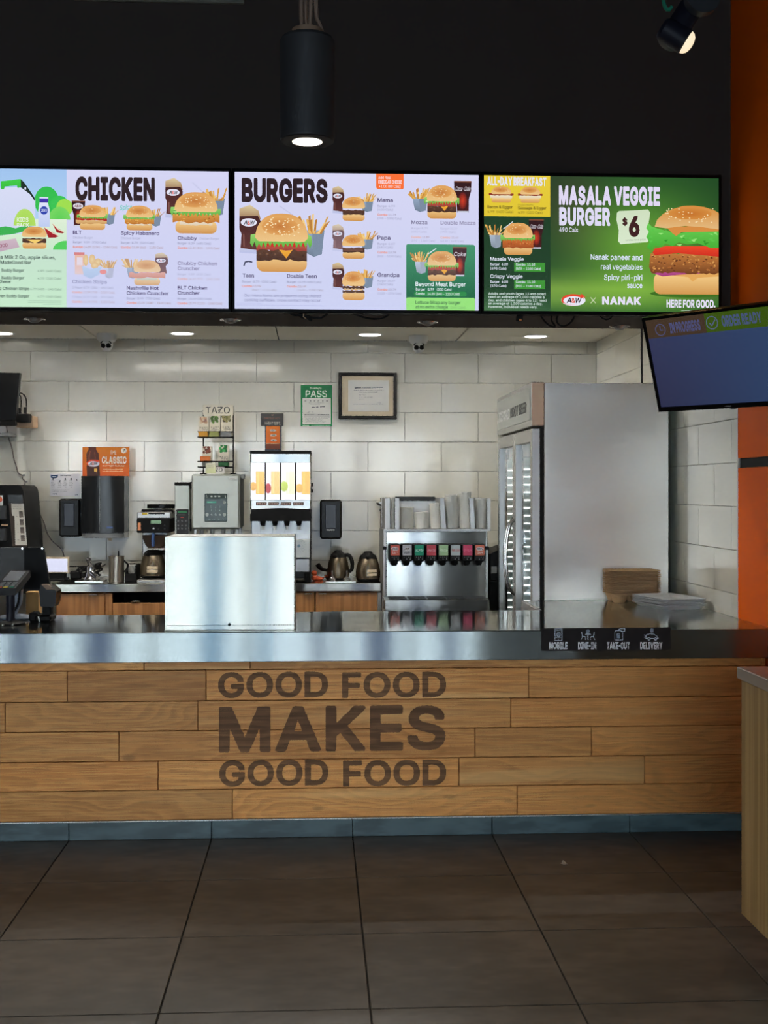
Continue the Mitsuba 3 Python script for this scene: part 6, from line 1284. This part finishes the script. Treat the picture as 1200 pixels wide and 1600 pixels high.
part(t, 'foot', lathe([(.10, 0), (.102, .006), (.07, .014), (.03, .02)], (X(24, ym), ym + .03, CT + SG + .0006), 28, sy=.8), 'm_stand_blue')
part(t, 'stand_cable', tube([(X(31, ym), ym - .01, Z(913, ym)), (X(31.5, ym), ym - .012, Z(930, ym)), (X(27, ym), ym - .014, Z(946, ym)), (X(21, ym), ym - .014, Z(953, ym))], .005, 7, 2), 'm_black')
yp = 5.55
t = thing('payment_terminal', 'black card payment terminal tilted on a pole at the left end of the counter', 'payment terminal')
def slant(u0, v0, u1, v1, tilt_y, th, bev=.0):
    """Tilted plate between two pixel heights: top edge leans back."""
    return [(X(u0, yp), yp, Z(v1, yp)), (X(u1, yp), yp, Z(v1, yp)), (X(u1, yp) + .002, yp + tilt_y, Z(v0, yp)), (X(u0, yp), yp + tilt_y, Z(v0, yp))]
body = [(X(-12, yp), yp, Z(918, yp)), (X(24, yp), yp, Z(917, yp)), (X(39, yp), yp + .10, Z(892, yp)), (X(6, yp), yp + .10, Z(890.5, yp))]
part(t, 'body', hullm(body + [(x_, y_ + .01, z_ - .03) for x_, y_, z_ in body]), 'm_charcoal_matte', False)
def on_body(s, q): p00, p10, p11, p01 = map(np.array, body); return (1 - q) * ((1 - s) * p00 + s * p10) + q * ((1 - s) * p01 + s * p11)
def plate(s0, q0, s1, q1, name, mat, up=.002): 
    n_ = np.array([-.05, -.25, 1]); n_ = n_ / np.linalg.norm(n_); c_ = [on_body(s0, q0), on_body(s1, q0), on_body(s1, q1), on_body(s0, q1)]
    return part(t, name, hullm([p + n_ * .0004 for p in c_] + [p + n_ * up for p in c_]), mat, False)
plate(.12, .42, .84, .93, 'display', 'm_display_grey'); plain('m_display_grey', S(186, 186, 190), .3)
for i, m_ in enumerate(('m_red_orange', 'm_yellow', 'm_green_paint')): plate(.16 + .26 * i, .04, .36 + .26 * i, .1, 'key', m_)
for j in range(3):
    for i in range(3): plate(.16 + .26 * i, .13 + .08 * j, .36 + .26 * i, .18 + .08 * j, 'key', 'm_grey')
part(t, 'pole', cyl((X(11, yp), yp + .06, CT + SG + .01), (X(11, yp), yp + .06, Z(906, yp)), .019, n=20), 'm_navy_black'); part(t, 'collar', cyl((X(11, yp), yp + .06, Z(925, yp)), (X(11, yp), yp + .06, Z(912, yp)), .026, n=20), 'm_black')
part(t, 'base', lathe([(.06, 0), (.062, .008), (.05, .014), (.024, .018)], (X(11, yp), yp + .06, CT + SG + .0006), 28), 'm_black')
for u_, v_ in ((4, 968), (19.5, 970)): part(t, 'bolt', trimesh.creation.icosphere(2, .007), 'm_chrome', to_world=T().translate([X(u_, yp - .02), yp - .02, CT + SG + .0075]))
yq = 5.75
t = thing('barcode_scanner', 'black barcode scanner standing on the worktop beside the till monitor', 'scanner')
hd = [(61, 922), (64, 912), (80, 915), (88, 922), (87, 939), (84, 946), (63, 945)]
part(t, 'head', hullm([(X(u, yq), yq, Z(v, yq)) for u, v in hd] + [(X(u + 2, yq), yq + .08, Z(v - 1, yq)) for u, v in hd]), 'm_black_gloss', False)
part(t, 'top_plate', hullm([(X(u, yq), yq - .002, Z(v, yq)) for u, v in ((65, 911.5), (75, 911.5), (84, 919), (73, 919.5))] + [(X(u, yq), yq + .02, Z(v, yq)) for u, v in ((65, 911), (75, 911), (84, 918), (73, 918))]), 'm_tan_dark', False, label='brown top plate')
part(t, 'neck', pbox(66, 944, 80, 962, yq + .01, .05, .006), 'm_black_soft', False); part(t, 'base', bx(X(56, yq), X(82, yq), yq - .03, yq + .09, CT + SG + .0006, CT + SG + .03, .008), 'm_black', False)
part(t, 'side_unit', bx(X(46, yq), X(60, yq), yq - .02, yq + .06, CT + SG + .0006, Z(954, yq) , .008), 'm_black_soft', False); part(t, 'paper_tab', hullm([(X(61, yq), yq - .032, Z(960, yq)), (X(63.5, yq), yq - .032, Z(959, yq)), (X(66, yq), yq - .034, Z(967, yq)), (X(64, yq), yq - .034, Z(968, yq)), (X(62, yq), yq - .03, Z(960, yq)), (X(65, yq), yq - .03, Z(968, yq))]), 'm_paper', False)
single('carton', 'small brown carton behind the till on the worktop edge', 'carton', cat(bx(X(42, 6.0), X(62, 6.0), 5.98, 6.05, CT + SG + .0006, Z(922, 6.0), .002)), 'm_card', smooth=False)
# order screen hung at upper right
TL, w_v, d_v = np.array([1.438, 5.474, 2.2299]), np.array([math.cos(.8777), -math.sin(.8777), 0]), None
n_h = np.array([-math.sin(.8777), -math.cos(.8777), 0]); d_v = np.array([0, 0, -1]) * math.cos(.3098) - n_h * math.sin(.3098); n_v = np.cross(w_v, d_v) * -1
if n_v @ n_h < 0: n_v = -n_v
Wd, Hd = .735, .43
def tv(a, b, c=0.0): return TL + w_v * a + d_v * b + n_v * c
def tvbox(a0, a1, b0, b1, c0, c1): return hullm([tv(a, b, c) for a in (a0, a1) for b in (b0, b1) for c in (c0, c1)])
t = thing('order_screen', 'tilted order status screen reading IN PROGRESS and ORDER READY at upper right', 'screen')
part(t, 'housing', tvbox(0, Wd, 0, Hd, -.05, -.004), 'm_black', False)
for q_ in ((0, Wd, 0, .013), (0, Wd, Hd - .02, Hd), (0, .012, .013, Hd - .02), (Wd - .012, Wd, .013, Hd - .02)): part(t, 'bezel', tvbox(*q_, -.004, .004), 'm_black_gloss', False)
A = Art()
A.grid(1.2, 1.3, 72.3, 41, 8, 6, lambda fx, fy: np.array([52, 57, 92]) + np.array([-6, 12, 14]) * fx + np.array([-10, -12, -18]) * fy * (1 - fx))
A.rect(1.2, 1.3, 31, 9.6, (66, 50, 36)); A.rect(31, 1.3, 72.3, 9.6, (56, 82, 8))
Tc = (74, 76, 116)
A.text('IN PROGRESS', 13, 8.3, 4.8, Tc, w=15.5, heavy=.05); A.text('ORDER READY', 39, 7.9, 4.8, (70, 84, 120), w=18.5, heavy=.05)
def ringl(cx, cy, r, c): A.line([(cx + r * math.cos(q), cy + r * math.sin(q)) for q in np.linspace(0, 2 * math.pi, 21)], .45, c)
ringl(8.2, 6.2, 2.5, Tc); A.line([(8.2, 4.4), (8.2, 6.4), (9.6, 6.4)], .5, Tc); ringl(34.3, 5.6, 2.7, (84, 96, 130)); A.line([(33, 5.6), (34.1, 6.8), (36, 4.4)], .55, (84, 96, 130))
screen_part(t, 'screen', A, lambda a, b: TL + np.outer(a / 100, w_v) + np.outer(b / 100, d_v) - n_v * .0035, n_v, gain=.9)
part(t, 'logo_plate', tvbox(.34, .37, Hd - .012, Hd - .007, .004, .0045), 'm_grey', False); part(t, 'receiver', tvbox(.36, .38, Hd, Hd + .008, -.02, -.005), 'm_grey', False)
arm0 = tv(Wd / 2, Hd * .4, -.05); part(t, 'mount_arm', tube([arm0, arm0 - n_v * .06, [RIGHT - .03, arm0[1] + .12, arm0[2]], [RIGHT - .015, arm0[1] + .12, arm0[2]]], .02, 10), 'm_black')
# litter
single('paper_scrap', 'tiny white scrap of paper on the dark floor tiles', 'paper scrap', hullm([(X(876.5, 4.87), 4.87, .001), (X(880, 4.87), 4.875, .014), (X(887, 4.86), 4.86, .001), (X(882, 4.84), 4.84, .006), (X(885.5, 4.85), 4.85, .008)]), 'm_paper', smooth=False)
